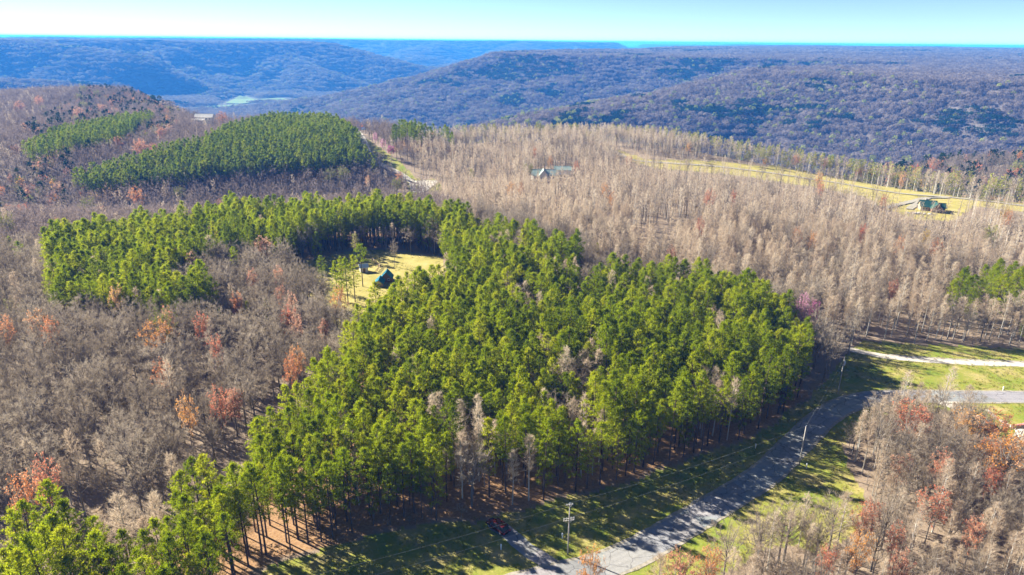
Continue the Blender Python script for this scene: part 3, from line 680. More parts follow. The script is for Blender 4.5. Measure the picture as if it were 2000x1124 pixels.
def bare_geo(seed, h=15., R=4.2, kind='broad', full=True, fine_w=1.0):
    """leafless crown: returns wood parts, twig parts, twig-tip points"""
    rng = np.random.default_rng(seed); wood = []; tO = []; tD = []; tips = []; tips_d = []
    if kind == 'broad':
        fork = h * (.28 + .1 * rng.random()); ctr = np.array([0, 0, h * .66]); ell = np.array([R, R, h * .36])
        wood.append(cone([(0, 0, -.4), (0, 0, fork), (rng.normal() * .3, rng.normal() * .3, h * .6), (rng.normal() * .4, rng.normal() * .4, h * .86)], [.24, .18, .10, .03], 5 if full else 3))
        nl = 9 if full else 7
        for i in range(nl):
            az = i * 2.399 + rng.normal() * .3; el = .05 + 1.25 * ((i + .5) / nl)
            tgt = ctr + ell * np.array([math.cos(az) * math.cos(el), math.sin(az) * math.cos(el), math.sin(el) * .95 - .12]) * (.72 + .2 * rng.random())
            s0 = np.array([0, 0, fork + (h * .22) * i / nl]); mid = (s0 + tgt) * .5 + np.array([0, 0, -.05 * h]) + rng.normal(size=3) * .3
            wood.append(cone([s0, mid, tgt], [.10, .06, .02], 4 if full else 3))
            nbr = 7 if full else 3
            for k in range(nbr):
                s = .3 + .7 * (k + rng.random()) / nbr; b0 = mid + (tgt - mid) * max(0, s * 2 - 1) if s > .5 else s0 + (mid - s0) * s * 2
                v = rng.normal(size=3); v[2] = abs(v[2]) * .7; v /= np.linalg.norm(v); out = (b0 - ctr) / ell; dd = v * .9 + out * .9 + np.array([0, 0, .25]); dd /= np.linalg.norm(dd)
                lb = R * (.28 + .22 * rng.random()); b1 = b0 + dd * lb
                q = (b1 - ctr) / ell; qn = np.linalg.norm(q)
                if qn > 1.05: b1 = ctr + q / qn * 1.05 * ell
                if full: wood.append(cone([b0, b1], [.035, .010], 3))
                tO.append(b0); tD.append(b1 - b0)
    else:
        wood.append(cone([(0, 0, -.4), (rng.normal() * .08, rng.normal() * .08, h * .5), (rng.normal() * .15, rng.normal() * .15, h * .97)], [.15, .105, .02], 5 if full else 3))
        nbr = 34 if full else 14; base = .34 + .1 * rng.random()
        for k in range(nbr):
            u = (k + rng.random()) / nbr; z = h * (base + (.93 - base) * u); az = k * 2.399 + rng.normal() * .4; el = .55 + .35 * rng.random() + .25 * u
            lb = R * np.interp(u, [0, .25, .7, 1], [.55, 1, .75, .3]) * (.7 + .5 * rng.random())
            d = np.array([math.cos(az) * math.cos(el), math.sin(az) * math.cos(el), math.sin(el)]); b0 = np.array([0, 0, z])
            if full: wood.append(cone([b0, b0 + d * lb], [.03, .008], 3))
            tO.append(b0); tD.append(d * lb)
    tO = np.array(tO); tD = np.array(tD); parts = []
    n3 = 7 if full else 7
    s = .25 + .75 * rng.random((len(tO), n3)); O3 = (tO[:, None] + tD[:, None] * s[..., None]).reshape(-1, 3); ln = np.repeat(np.linalg.norm(tD, axis=1), n3)
    base_d = np.repeat(tD / (np.linalg.norm(tD, axis=1)[:, None] + 1e-9), n3, 0)
    D3 = base_d + rng.normal(size=O3.shape) * .55 + np.array([0, 0, .3]); D3 /= np.linalg.norm(D3, axis=1)[:, None]
    L3 = np.clip(ln * (.35 + .35 * rng.random(len(ln))), .4, 1.5)
    parts.append(blades(O3, D3, L3, (.045 if full else .10) * fine_w, rng))
    n4 = 7 if full else 2
    s = .2 + .8 * rng.random((len(O3), n4)); O4 = (O3[:, None] + D3[:, None] * (L3[:, None] * s)[..., None]).reshape(-1, 3)
    D4 = np.repeat(D3, n4, 0) + rng.normal(size=O4.shape) * .6 + np.array([0, 0, .2]); D4 /= np.linalg.norm(D4, axis=1)[:, None]
    L4 = .35 + .5 * rng.random(len(O4)); parts.append(blades(O4, D4, L4, (.038 if full else .085) * fine_w, rng))
    tips = O4 + D4 * L4[:, None] * .8
    return wood, parts, tips
def mk(name, parts, mat):
    V, T, Q = cat_geo(parts); return mesh_np(name, V, [T, Q], [mat], fm=None)
def mk2(name, groups):
    """one mesh, one material per group of parts"""
    V = []; F = []; fm = []; o = 0; mats = []
    for i, (parts, mat) in enumerate(groups):
        v, t, q = cat_geo(parts); V.append(v)
        if len(t): F.append(t + o); fm.append(i)
        if len(q): F.append(q + o); fm.append(i)
        o += len(v); mats.append(mat)
    return mesh_np(name, np.concatenate(V), F, mats, fm=fm)
FORM_COL = {}
def form_collection(key, meshes):
    c = bpy.data.collections.new('forms_' + key)
    for i, me in enumerate(meshes):
        o = bpy.data.objects.new('form_%s_%03d' % (key, i), me); c.objects.link(o)
    FORM_COL[key] = (c, len(meshes)); return c
# near pines: trunk + crown kept apart for single trees, joined for the mass
PINES = []
for s in range(9):
    h = [18, 17, 19, 16.5, 18.5, 17.5, 15.5, 18, 19.5][s]; cb = [.40, .46, .43, .26, .48, .42, .20, .32, .45][s]
    PINES.append(pine_geo(100 + s, h, cb, [2.45, 2.25, 2.6, 2.5, 2.35, 2.45, 2.6, 2.7, 2.4][s]))
PINE_TR = [mk('pine_trunk', w, M['bark_pine']) for w, c in PINES]; PINE_CR = [mk('pine_crown', c, M['needle']) for w, c in PINES]
form_collection('pine', [mk2('pine_form', [(w, M['bark_pine']), (c, M['needle'])]) for w, c in PINES])
PF = [pine_geo(200 + s, 17.5, .38, 2.45, 30, 3, 4, .95, .34, 3) for s in range(6)]
form_collection('pine_far', [mk2('pine_form', [(w, M['bark_pine']), (c, M['needle_far'])]) for w, c in PF])
EV = [pine_geo(250 + s, 15, .2, 3.0, 16, 2, 3, 1.8, .8, 3) for s in range(4)]
form_collection('evergreen_far', [mk2('pine_form', [(w, M['bark_pine']), (c, M['dark_green'])]) for w, c in EV])
BROAD = [bare_geo(300 + s, [15, 13.5, 16, 14, 12][s], [4.4, 3.8, 4.8, 4.0, 3.4][s], 'broad') for s in range(5)]
SLIM = [bare_geo(320 + s, [16, 15, 17, 14.5, 13][s], [1.9, 1.7, 2.1, 1.8, 1.6][s], 'slim') for s in range(5)]
BROAD_TR = [mk('tree_trunk', w, M['bark_grey']) for w, t, p in BROAD]; BROAD_CR = [mk('tree_crown', t, M['twig_grey']) for w, t, p in BROAD]
SLIM_TR = [mk('tree_trunk', w, M['bark_pale']) for w, t, p in SLIM]; SLIM_CR = [mk('tree_crown', t, M['twig_pale']) for w, t, p in SLIM]
form_collection('broad', [mk2('tree_form', [(w, M['bark_grey']), (t, M['twig_grey'])]) for w, t, p in BROAD])
form_collection('slim', [mk2('tree_form', [(w, M['bark_pale']), (t, M['twig_pale'])]) for w, t, p in SLIM])
BF = [bare_geo(340 + s, 14.5, 4.2, 'broad', False) for s in range(5)]; SF = [bare_geo(350 + s, 15.5, 2.0, 'slim', False) for s in range(5)]
form_collection('broad_far', [mk2('tree_form', [(w, M['bark_grey']), (t, M['twig_grey'])]) for w, t, p in BF])
form_collection('plum_far', [mk2('tree_form', [(w, M['bark_grey']), (t, M['twig_plum'])]) for w, t, p in BF])
form_collection('slim_far', [mk2('tree_form', [(w, M['bark_pale']), (t, M['twig_pale'])]) for w, t, p in SF])
COLOURS = ('red', 'redorange', 'orange', 'pink', 'magenta', 'yellow', 'yellowgreen')
def leaf_pick(p, n, rng, size): return leaves(p[rng.integers(0, len(p), n)] + rng.normal(size=(n, 3)) * .12, size, rng)
CT = {}
for k, c in enumerate(COLOURS):
    L_ = []
    for j in range(2):
        w, t, p = BROAD[(k + j) % 5]; rng = np.random.default_rng(400 + k * 3 + j)
        L_.append((mk('tree_trunk', w, M['bark_grey']), mk2('tree_crown', [(t, M['twig_grey']), ([leaf_pick(p, 1050, rng, .32)], M[c]), ([leaf_pick(p, 450, rng, .30)], M[c if c in ('yellowgreen', 'magenta', 'yellow') else 'peach'])]), [15, 13.5, 16, 14, 12][(k + j) % 5], [4.4, 3.8, 4.8, 4.0, 3.4][(k + j) % 5]))
    CT[c] = L_
def leafy_far(c, seed):
    w, t, p = BF[seed % 5]; rng = np.random.default_rng(seed); return mk2('tree_form', [(w, M['bark_grey']), (t, M['twig_grey']), ([leaf_pick(p, 260, rng, .75)], M[c])])
form_collection('colour_far', [leafy_far(c, 500 + i) for i, c in enumerate(('red', 'pink', 'pink', 'redorange', 'yellowgreen', 'yellowgreen', 'orange'))])
form_collection('green_slim_far', [mk2('tree_form', [(SF[i][0], M['bark_pale']), (SF[i][1], M['twig_pale']), ([leaf_pick(SF[i][2], 130, np.random.default_rng(60 + i), .6)], M['yellowgreen'])]) for i in range(3)])
# distant canopy: small groups of crowns
def clump(seed, mat, n=7, span=13., r=(3.0, 4.8), per=120, leaf=1.4, zc=8.5):
    rng = np.random.default_rng(seed); parts = []
    for i in range(n):
        a = rng.random() * 6.283; q = span * math.sqrt((i + .4) / n); c = np.array([q * math.cos(i * 2.399 + a * .2), q * math.sin(i * 2.399 + a * .2), zc + rng.normal() * 1.3]); R = r[0] + (r[1] - r[0]) * rng.random()
        d = rng.normal(size=(per, 3)); d[:, 2] = np.abs(d[:, 2]) * 1.1 - .35; d /= np.linalg.norm(d, axis=1)[:, None]
        O = c + d * R * np.array([1, 1, 1.05]) * (.8 + .3 * rng.random((per, 1)))
        v, f = leaves(O, leaf, rng, 1.0); parts.append((v, f))
        parts.append(cone([(c[0], c[1], -3), (c[0], c[1], c[2])], [.25, .12], 3))
    return mk('canopy_form', parts, mat)
form_collection('canopy', [clump(600 + s, M['twig_plum']) for s in range(5)])
form_collection('canopy_green', [clump(620 + s, M['yellowgreen'], 1, .1, (2.6, 4.2), 60, 1.5) for s in range(3)])
form_collection('canopy_dark', [clump(640 + s, M['dark_green'], 6, 12., (2.4, 4.0), 110, 1.35, 9.5) for s in range(4)])

def scatter(name, key, xyz, rz, sc, label, cat, kind='stuff', seed=0):
    c, nv = FORM_COL[key]; n = len(xyz); rng = np.random.default_rng(seed + 77)
    me = bpy.data.meshes.new(name); me.vertices.add(n); me.vertices.foreach_set('co', np.asarray(xyz, np.float32).ravel())
    a = me.attributes.new('turn', 'FLOAT', 'POINT'); a.data.foreach_set('value', np.asarray(rz, np.float32))
    a = me.attributes.new('size', 'FLOAT_VECTOR', 'POINT'); a.data.foreach_set('vector', np.asarray(sc, np.float32).ravel())
    a = me.attributes.new('form', 'INT', 'POINT'); a.data.foreach_set('value', rng.integers(0, nv, n).astype(np.int32))
    o = link(name, me)
    ng = bpy.data.node_groups.new('plant_' + name, 'GeometryNodeTree')
    ng.interface.new_socket('Geometry', in_out='INPUT', socket_type='NodeSocketGeometry'); ng.interface.new_socket('Geometry', in_out='OUTPUT', socket_type='NodeSocketGeometry')
    gi = ng.nodes.new('NodeGroupInput'); go = ng.nodes.new('NodeGroupOutput'); iop = ng.nodes.new('GeometryNodeInstanceOnPoints'); ci = ng.nodes.new('GeometryNodeCollectionInfo')
    ci.inputs['Collection'].default_value = c; ci.inputs['Separate Children'].default_value = True; ci.inputs['Reset Children'].default_value = True
    def na(nm, t):
        x = ng.nodes.new('GeometryNodeInputNamedAttribute'); x.data_type = t; x.inputs['Name'].default_value = nm; return [s for s in x.outputs if s.enabled and s.name == 'Attribute'][0]
    cx = ng.nodes.new('ShaderNodeCombineXYZ'); ng.links.new(na('turn', 'FLOAT'), cx.inputs[2])
    ng.links.new(gi.outputs[0], iop.inputs['Points']); ng.links.new(ci.outputs[0], iop.inputs['Instance']); iop.inputs['Pick Instance'].default_value = True
    ng.links.new(na('form', 'INT'), iop.inputs['Instance Index']); ng.links.new(cx.outputs[0], iop.inputs['Rotation']); ng.links.new(na('size', 'FLOAT_VECTOR'), iop.inputs['Scale'])
    ng.links.new(iop.outputs[0], go.inputs[0])
    md = o.modifiers.new('plant', 'NODES'); md.node_group = ng
    return tag(o, label, cat, kind=kind)

# ================================================================ where trees stand
rs = np.random.default_rng(5)
def grid_points(P, step, jit=.38, seed=0, rot=0.0):
    rng = np.random.default_rng(seed); P = np.array(P, float); c = P.mean(0); r = np.abs(P - c).max() * 1.5
    g = np.arange(-r, r, step); X, Y = np.meshgrid(g, g); X = X.ravel() + rng.normal(size=X.size) * jit * step * .6; Y = Y.ravel() + rng.normal(size=Y.size) * jit * step * .6
    x = X * math.cos(rot) - Y * math.sin(rot) + c[0]; y = X * math.sin(rot) + Y * math.cos(rot) + c[1]
    m = inside(x, y, P); return x[m], y[m]
def project(x, y, z):
    v = np.stack([x, y, z - CAM_Z], -1); w = v @ np.array(fwd); return 1000 + 1333.3 * (v @ np.array(cxv)) / w, 562 - 1333.3 * (v @ np.array(cyv)) / w, w
def in_view(x, y, z, m=120):
    px, py, w = project(x, y, z); return (w > 5) & (px > -m) & (px < 2000 + m) & (py < 1124 + 2.2 * m) & (py > -50)
def road_clear(x, y, extra=0.):
    ok = np.ones(len(x), bool)
    for n, w in (('ROAD', 5.2), ('DRIVE', 4), ('LANE', 3), ('UPROAD', 4), ('HOUSEDRIVE', 4), ('HOUSEDRIVE2', 5), ('HILLROAD', 4)):
        P = [(a, b, 0) for a, b in spline(L[n], 8.)]; d, _ = seg_dist(x, y, P); ok &= d > w + extra
    return ok
def free(x, y, names): 
    ok = np.ones(len(x), bool)
    for n in names: ok &= ~inside(x, y, L[n])
    return ok
OPEN = ['CLEARING', 'VERGE', 'FIELD', 'BANK', 'PAD']
PINEP = ['PINE_MAIN', 'PINE_ARC', 'PINE_FAR', 'PINE_STRIP', 'PINE_NOOK', 'PINE_CLUMP']
BUILD = [(L['BARN'], 11), (L['SHED'], 5), (L['HOUSE_MID'], 11), (L['HOUSE_MID2'], 11), (L['HOUSE_R'], 11), (L['HOUSE_HILL'], 13), (L['TRUCK'], 4.5), (L['YARDHOUSE'], 13), (L['CAR_D'], 4), (L['CAR_W'], 4)]
def off_build(x, y):
    ok = np.ones(len(x), bool)
    for (a, b), r in BUILD:
        ok &= np.hypot(x - a, y - b) > r
        if r >= 10:   # keep the sight line from the camera side of a house fairly open
            d, _ = seg_dist(x, y, [(a, b, 0), (a * .93, b * .93, 0)]); ok &= d > r * .8
    return ok
def prep(x, y, hmin, hmax, seed, wide=(.88, 1.15)):
    rng = np.random.default_rng(seed); z = terrain(x, y); s = hmin + (hmax - hmin) * rng.random(len(x)); w = wide[0] + (wide[1] - wide[0]) * rng.random(len(x))
    return np.column_stack([x, y, z]), rng.random(len(x)) * 6.283, np.column_stack([s * w, s * w, s])
# ---- pines
px_, py_ = [], []
for n, st, sd in (('PINE_MAIN', 3.05, 1), ('PINE_ARC', 3.05, 2)):
    x, y = grid_points(L[n], st, .34, sd, .5); px_.append(x); py_.append(y)
x = np.concatenate(px_); y = np.concatenate(py_)
gap = fbm(x / 16., y / 16., 71, 3)
m = (gap > np.where(inside(x, y, L['PINE_ARC']), -.48, -.30)) & road_clear(x, y, 1.5) & free(x, y, ['CLEARING', 'VERGE']) & off_build(x, y) & (rs.random(len(x)) > .05)
gx_, gy_ = x[~m], y[~m]
x, y = x[m], y[m]
# a few stray pines in the left wood and the clump on the right
xs, ys = grid_points(L['PINE_CLUMP'], 5.2, .4, 3)
PINE_XY = np.column_stack([np.concatenate([x, xs]), np.concatenate([y, ys])])
P_xyz, P_rz, P_sc = prep(PINE_XY[:, 0], PINE_XY[:, 1], .78, 1.12, 11)
P_sc *= (1 + .22 * fbm(PINE_XY[:, 0] / 28., PINE_XY[:, 1] / 28., 75, 3))[:, None]
vis = in_view(P_xyz[:, 0], P_xyz[:, 1], P_xyz[:, 2] + 12)
P_xyz, P_rz, P_sc = P_xyz[vis], P_rz[vis], P_sc[vis]
px, py, dep = project(P_xyz[:, 0], P_xyz[:, 1], P_xyz[:, 2] + 12)
fr = (px > 0) & (px < 2000) & (py < 1120)
score = np.where(fr, P_sc[:, 2] / dep, 0); order = np.argsort(-score); single = order[:300]; rest_i = order[300:]
scatter('pine_forest', 'pine', P_xyz[rest_i], P_rz[rest_i], P_sc[rest_i], 'dense green pine plantation stretching back around the clearing', 'pine forest', seed=1)
road_pts = [(a, b, 0) for a, b in spline(L['ROAD'], 6.)]
LMK = [(600, 'the streaked ground at lower left'), (790, 'the pale trunks left of the parked vehicle'), (970, 'the parked dark red vehicle'), (1110, 'the crossarm utility pole'), (1290, 'the middle of the grassy verge'), (1430, 'the marker post between pines and road'), (1560, 'the road bend utility pole')]
road_d, _ = seg_dist(P_xyz[:, 0], P_xyz[:, 1], road_pts)
for k, i in enumerate(single):
    p = P_xyz[i]; f = k * 5 % 9
    if road_d[i] < 13: f = (3, 6, 7)[k % 3]
    o = empty('pine_tree', p, P_rz[i], tuple(P_sc[i]))
    d, _ = seg_dist(np.array([p[0]]), np.array([p[1]]), road_pts)
    if px[i] < 520: lb, g = ('tall pine in the lower left belt, ' + ('at the very left' if px[i] < 170 else 'midway along it' if px[i] < 350 else 'where it meets the main stand')), 'pines of the lower left belt'
    else:
        k_ = min(LMK, key=lambda t: abs(t[0] - px[i])); row = 'edge pine' if d[0] < 19 else ('pine a few rows in' if d[0] < 34 else ('pine deep in the stand' if d[0] < 52 else 'pine in the heart of the stand'))
        lb, g = '%s behind %s' % (row, k_[1]), 'pines of the main plantation'
    tag(o, lb, 'pine tree', g)
    link('trunk', PINE_TR[f], o); link('crown', PINE_CR[f], o)
x, y = [], []
for n, st, sd in (('PINE_FAR', 3.7, 5), ('PINE_STRIP', 4.8, 6), ('PINE_NOOK', 4.8, 7)):
    a, b = grid_points(L[n], st, .36, sd, .3); x.append(a); y.append(b)
for n, k in (('PINE_FAR', 0), ('PINE_STRIP', 1), ('PINE_NOOK', 2)):
    a, b = x[k], y[k]; m = road_clear(a, b) & free(a, b, ['BANK']) & off_build(a, b); a, b = a[m], b[m]
    q = prep(a, b, .85, 1.1, 20 + k)
    scatter('pine_forest', 'pine_far', *q, ['broad dark green pine plantation on the far hillside behind the hollow', 'thin strip of pines across the far left hillside', 'small dark pine wood behind the grassy bank'][k], 'pine forest', seed=30 + k)
# ---- leafless woods on the home plateau
bb = [(-1150, 60), (-1150, 1100), (560, 1100), (560, 60)]
def wood_points(region, step, seed, jit=.45):
    x, y = grid_points(region, step, jit, seed, .2 + seed); return x, y
homein = lambda x, y: inside(x, y, HOME)
def off_colour(x, y):
    ok = np.ones(len(x), bool)
    for a, b_, c_, w_ in COLOURED:
        f = max(3., min(6., w_ * .55)); k = 1 - 4.5 / math.hypot(a, b_); ok &= (np.hypot(x - a, y - b_) > f * .75) & (np.hypot(x - a * k, y - b_ * k) > f * .7)
    return ok
# left and middle woods
x, y = wood_points(bb, 4.9, 40)
m = homein(x, y) & in_view(x, y, terrain(x, y) + 8, 150) & free(x, y, OPEN + PINEP + ['EAST_WOOD', 'SE_WOOD', 'HILL_WOOD']) & road_clear(x, y) & off_build(x, y)
m &= ~((y < 105) | ((x > -60) & (y < 150))) & off_colour(x, y)
wx_, wy_ = x[m], y[m]
xe, ye = wood_points(L['EAST_WOOD'], 3.9, 41)
m = in_view(xe, ye, terrain(xe, ye) + 8, 150) & free(xe, ye, OPEN + PINEP) & road_clear(xe, ye) & off_build(xe, ye) & homein(xe, ye) & (fbm(xe / 22., ye / 22., 81, 3) > -.34) & ~(inside(xe, ye, L['YOUNG']) & (np.random.default_rng(8).random(len(xe)) < .3))
m &= off_colour(xe, ye)
xe, ye = xe[m], ye[m]
xs, ys = wood_points(L['SE_WOOD'], 3.2, 42)
m = in_view(xs, ys, 8 + 0 * xs, 250) & road_clear(xs, ys, 5.) & off_build(xs, ys) & off_colour(xs, ys); xs, ys = xs[m], ys[m]
# gaps inside the plantation hold a few brown slim trees
gm = rs.random(len(gx_)) < .8; gm &= free(gx_, gy_, ['CLEARING', 'VERGE']) & road_clear(gx_, gy_, 2.) & in_view(gx_, gy_, 8 + 0 * gx_) & off_build(gx_, gy_)
xg, yg = gx_[gm], gy_[gm]
near = []   # (x, y, type, zone)
def zone_split(x, y, zone, slim_share, seed):
    rng = np.random.default_rng(seed); slim = rng.random(len(x)) < slim_share
    return [(a, b, bool(s), zone) for a, b, s in zip(x, y, slim)]
near = zone_split(wx_, wy_, 'west', .05, 1) + zone_split(xe, ye, 'east', .78, 2) + zone_split(xs, ys, 'south', .5, 3) + zone_split(xg, yg, 'gap', .85, 4)
NX = np.array([n[0] for n in near]); NY = np.array([n[1] for n in near]); NS = np.array([n[2] for n in near]); NZn = np.array([n[3] for n in near])
q = prep(NX, NY, .68, 1.14, 50)
sz = np.where(NZn == 'south', .82, 1.0); yg_ = inside(NX, NY, L['YOUNG']); sz = np.where(yg_, np.where(np.random.default_rng(23).random(len(NX)) < .34, .9, .55), sz); q[2][:] *= sz[:, None]
px, py, dep = project(NX, NY, q[0][:, 2] + 9)
fr = (px > 5) & (px < 1995) & (py < 1115) & (py > 0)
score = np.where(fr, q[2][:, 2] * np.where(NS, .8, 1.) / dep, 0)
order = np.argsort(-score); single = order[:300]; is_single = np.zeros(len(NX), bool); is_single[single] = True
CN = {'red': 'red', 'redorange': 'red orange', 'orange': 'orange', 'pink': 'dusky pink', 'magenta': 'magenta blossoming', 'yellow': 'golden yellow', 'yellowgreen': 'yellow green'}
ORD = ['first', 'second', 'third', 'fourth', 'fifth', 'sixth', 'seventh', 'eighth', 'ninth', 'tenth', 'eleventh', 'twelfth', 'thirteenth', 'fourteenth', 'fifteenth', 'sixteenth', 'seventeenth', 'eighteenth']
def c_zone(x, y, ppx, ppy):
    if inside(np.array([x]), np.array([y]), L['SE_WOOD'])[0] or (ppx > 1100 and ppy > 790): return 'in the lower right wood'
    if ppx < 600 and ppy < 345: return 'on the far left hill'
    if ppx < 700 and ppy < 450: return 'in the hollow between the pine stands'
    if ppx < 700: return 'in the left wood' if ppy > 600 else 'in the wood left of the clearing'
    if ppx < 860: return 'beside the grassy bank'
    if ppy < 345: return 'in the plateau rim tree row'
    return 'in the pale wood right of the pines'
items = []
for i, (x, y, c, w) in enumerate(COLOURED):
    a_, b_, _ = project(np.array([x]), np.array([y]), np.array([9.])); items.append([c_zone(x, y, float(a_[0]), float(b_[0])), c, float(a_[0]), i, x, y, w])
for t in items:
    same = sorted([u[2] for u in items if u[0] == t[0] and u[1] == t[1]]); k = same.index(t[2])
    t.append(('%s spring tree %s, the only one' % (CN[t[1]], t[0])) if len(same) == 1 else ('%s %s spring tree from the left %s' % (ORD[k], CN[t[1]], t[0])))
    t.append(('the %s spring tree' % CN[t[1]]) if len(same) == 1 else ('the %s-from-left %s tree' % (ORD[k], CN[t[1]])))
ZL = {'west': ('bare grey tree in the wood left of the pine plantation', 'bare trees of the left wood'),
      'east': ('bare pale trunked tree in the wide wood right of the plantation', 'bare trees of the right wood'),
      'gap': ('bare brown tree standing in a gap among the pines', 'bare trees among the pines')}
for i in single:
    o = empty('bare_tree', q[0][i], q[1][i], tuple(q[2][i])); f = int(i) * 7 % 5
    z = NZn[i]
    if z == 'south':
        lb, g = (('slim bare tree in the wood at the lower right, across the road', 'slim bare trees of the lower right wood') if NS[i] else ('round crowned bare tree in the wood at the lower right, across the road', 'round bare trees of the lower right wood'))
    else: lb, g = ZL[z]
    cand = [t for t in items if math.hypot(t[4] - NX[i], t[5] - NY[i]) < 22]
    if cand:
        t = min(cand, key=lambda t: math.hypot(t[4] - NX[i], t[5] - NY[i])); dx, dy = NX[i] - t[4], NY[i] - t[5]
        rel = ('right of' if dx > 0 else 'left of') if abs(dx) > abs(dy) else ('behind' if dy > 0 else 'in front of')
        lb = '%sbare tree %s %s %s' % ('slim ' if NS[i] else 'round ', rel, t[8], {'in the wood left of the clearing': 'near the clearing', 'in the hollow between the pine stands': 'in the hollow', 'in the pale wood right of the pines': 'in the pale wood'}.get(t[0], t[0]))
    tag(o, lb, 'bare tree', g)
    link('trunk', (SLIM_TR if NS[i] else BROAD_TR)[f], o); link('crown', (SLIM_CR if NS[i] else BROAD_CR)[f], o)
def put(name, mask, key, label, seed):
    if mask.sum(): scatter(name, key, q[0][mask], q[1][mask], q[2][mask], label, 'bare woodland', seed=seed)
D = np.hypot(NX, NY); nr_ = (D < 330) & ~is_single; fr_ = (D >= 330) & ~is_single
W_ = (NZn == 'west') | (NZn == 'gap')
put('bare_forest', nr_ & ~W_ & NS, 'slim', 'slim pale bare trees massed right of the plantation', 61)
put('bare_forest', nr_ & W_ & NS, 'slim', 'slim bare trees scattered through the left wood and the gaps', 62)
put('bare_forest', nr_ & ~NS, 'broad', 'grey round crowned bare trees massed left of the plantation', 63)
put('bare_forest', fr_ & NS, 'slim_far', 'pale bare wood in the distance below the upper field road', 64)
put('bare_forest', fr_ & ~NS & W_, 'plum_far', 'grey bare wood filling the hollow below the far pines', 65)
put('bare_forest', fr_ & ~NS & ~W_, 'broad_far', 'round crowned bare trees mixed into the distant pale wood', 66)
# hill on the far left and the plateau rim
x, y = wood_points(bb, 4.9, 70)
m = homein(x, y) & inside(x, y, L['HILL_WOOD']) & free(x, y, PINEP) & off_build(x, y); xh, yh = x[m], y[m]
x, y = grid_points([(-900, 560), (-900, 1100), (420, 800), (420, 330)], 3.9, .45, 71)
m = ~homein(x, y) & (seg_dist(x, y, [(a, b, 0) for a, b in HOME])[0] < 34); xr, yr = x[m], y[m]
r = np.random.default_rng(9).random(len(xh)); k1 = r < .16; k2 = (r >= .16) & (r < .27); k3 = r >= .27
scatter('hill_forest', 'plum_far', *prep(xh[k3], yh[k3], .8, 1.1, 80), 'brown bare wood covering the far left hill', 'bare woodland', seed=81)
scatter('hill_forest', 'colour_far', *prep(xh[k1], yh[k1], .55, .85, 82), 'red and yellow green trees dotted over the far left hill', 'budding trees', seed=83)
scatter('hill_forest', 'evergreen_far', *prep(xh[k2], yh[k2], .7, 1.0, 84), 'dark evergreens mixed into the far left hill wood', 'evergreens', seed=85)
east = xr > -40; r = np.random.default_rng(19).random(len(xr))
a = east & (r < .58); scatter('rim_forest', 'slim_far', *prep(xr[a], yr[a], .85, 1.1, 90), 'row of bare trees on the rim behind the upper field', 'bare woodland', seed=91)
a = east & (r >= .58); scatter('rim_forest', 'green_slim_far', *prep(xr[a], yr[a], .85, 1.1, 92), 'yellow green budding trees along the rim behind the upper field', 'budding trees', seed=93)
a = ~east & (r < .7); scatter('rim_forest', 'plum_far', *prep(xr[a], yr[a], .35, .6, 94), 'dusky bare trees on the rim behind the far pines', 'bare woodland', seed=95)
a = ~east & (r >= .85); scatter('rim_forest', 'evergreen_far', *prep(xr[a], yr[a], .35, .6, 96), 'dark evergreens on the rim behind the far pines', 'evergreens', seed=97)
a = ~east & (r >= .7) & (r < .85); scatter('rim_forest', 'colour_far', *prep(xr[a], yr[a], .35, .6, 98), 'budding trees on the rim behind the far pines', 'budding trees', seed=99)

# ---- rough grass and underbrush
def tuft(seed, mat, n=14, h=.38, r=.22):
    g = np.random.default_rng(seed); O = g.normal(size=(n, 3)) * r; O[:, 2] = -.02; Dv = g.normal(size=(n, 3)) * .5; Dv[:, 2] = 1
    return mk('grass_tuft_form', [blades(O, Dv, h * (.6 + .8 * g.random(n)), .07, g)], mat)
M['straw'] = foliage('dry_grass', [(.0, (.16, .16, .03)), (.5, (.30, .25, .08)), (1., (.44, .36, .17))], .35)
M['green_grass'] = foliage('green_grass', [(.0, (.08, .115, .014)), (.5, (.14, .17, .022)), (1., (.24, .22, .05))], .35)
form_collection('tuft', [tuft(s, M['straw'] if s % 3 else M['green_grass']) for s in range(6)])
tx, ty = [], []
for n, st in (('VERGE', 1.15), ('CLEARING', 1.5)):
    a, b_ = grid_points(L[n], st, .9, 55, .4); tx.append(a); ty.append(b_)
tx = np.concatenate(tx); ty = np.concatenate(ty); m = in_view(tx, ty, 0 * tx, 20) & road_clear(tx, ty, -1.9) & (fbm(tx / 9., ty / 9., 201, 3) > -.12); tx, ty = tx[m], ty[m]
scatter('grass', 'tuft', *prep(tx, ty, .5, 1.4, 56), 'rough tufts of dry and green grass on the verges and clearing', 'grass', seed=57)
form_collection('brush', [mk2('brush_form', [(w_, M['bark_grey']), (t_, M['twig_grey'])]) for w_, t_, p_ in [bare_geo(700 + k, 9, 4.5, 'broad', False) for k in range(3)]])
bx_, by_ = grid_points([(-330, 90), (-330, 420), (330, 420), (330, 90)], 7., .9, 58)
m = in_view(bx_, by_, 0 * bx_, 20) & free(bx_, by_, ['CLEARING', 'FIELD', 'VERGE']) & road_clear(bx_, by_, 2.) & off_build(bx_, by_) & ((by_ > 105) | (bx_ > 20)); bx_, by_ = bx_[m], by_[m]
scatter('underbrush', 'brush', *prep(bx_, by_, .14, .34, 59), 'leafless underbrush beneath the trees', 'underbrush', seed=60)
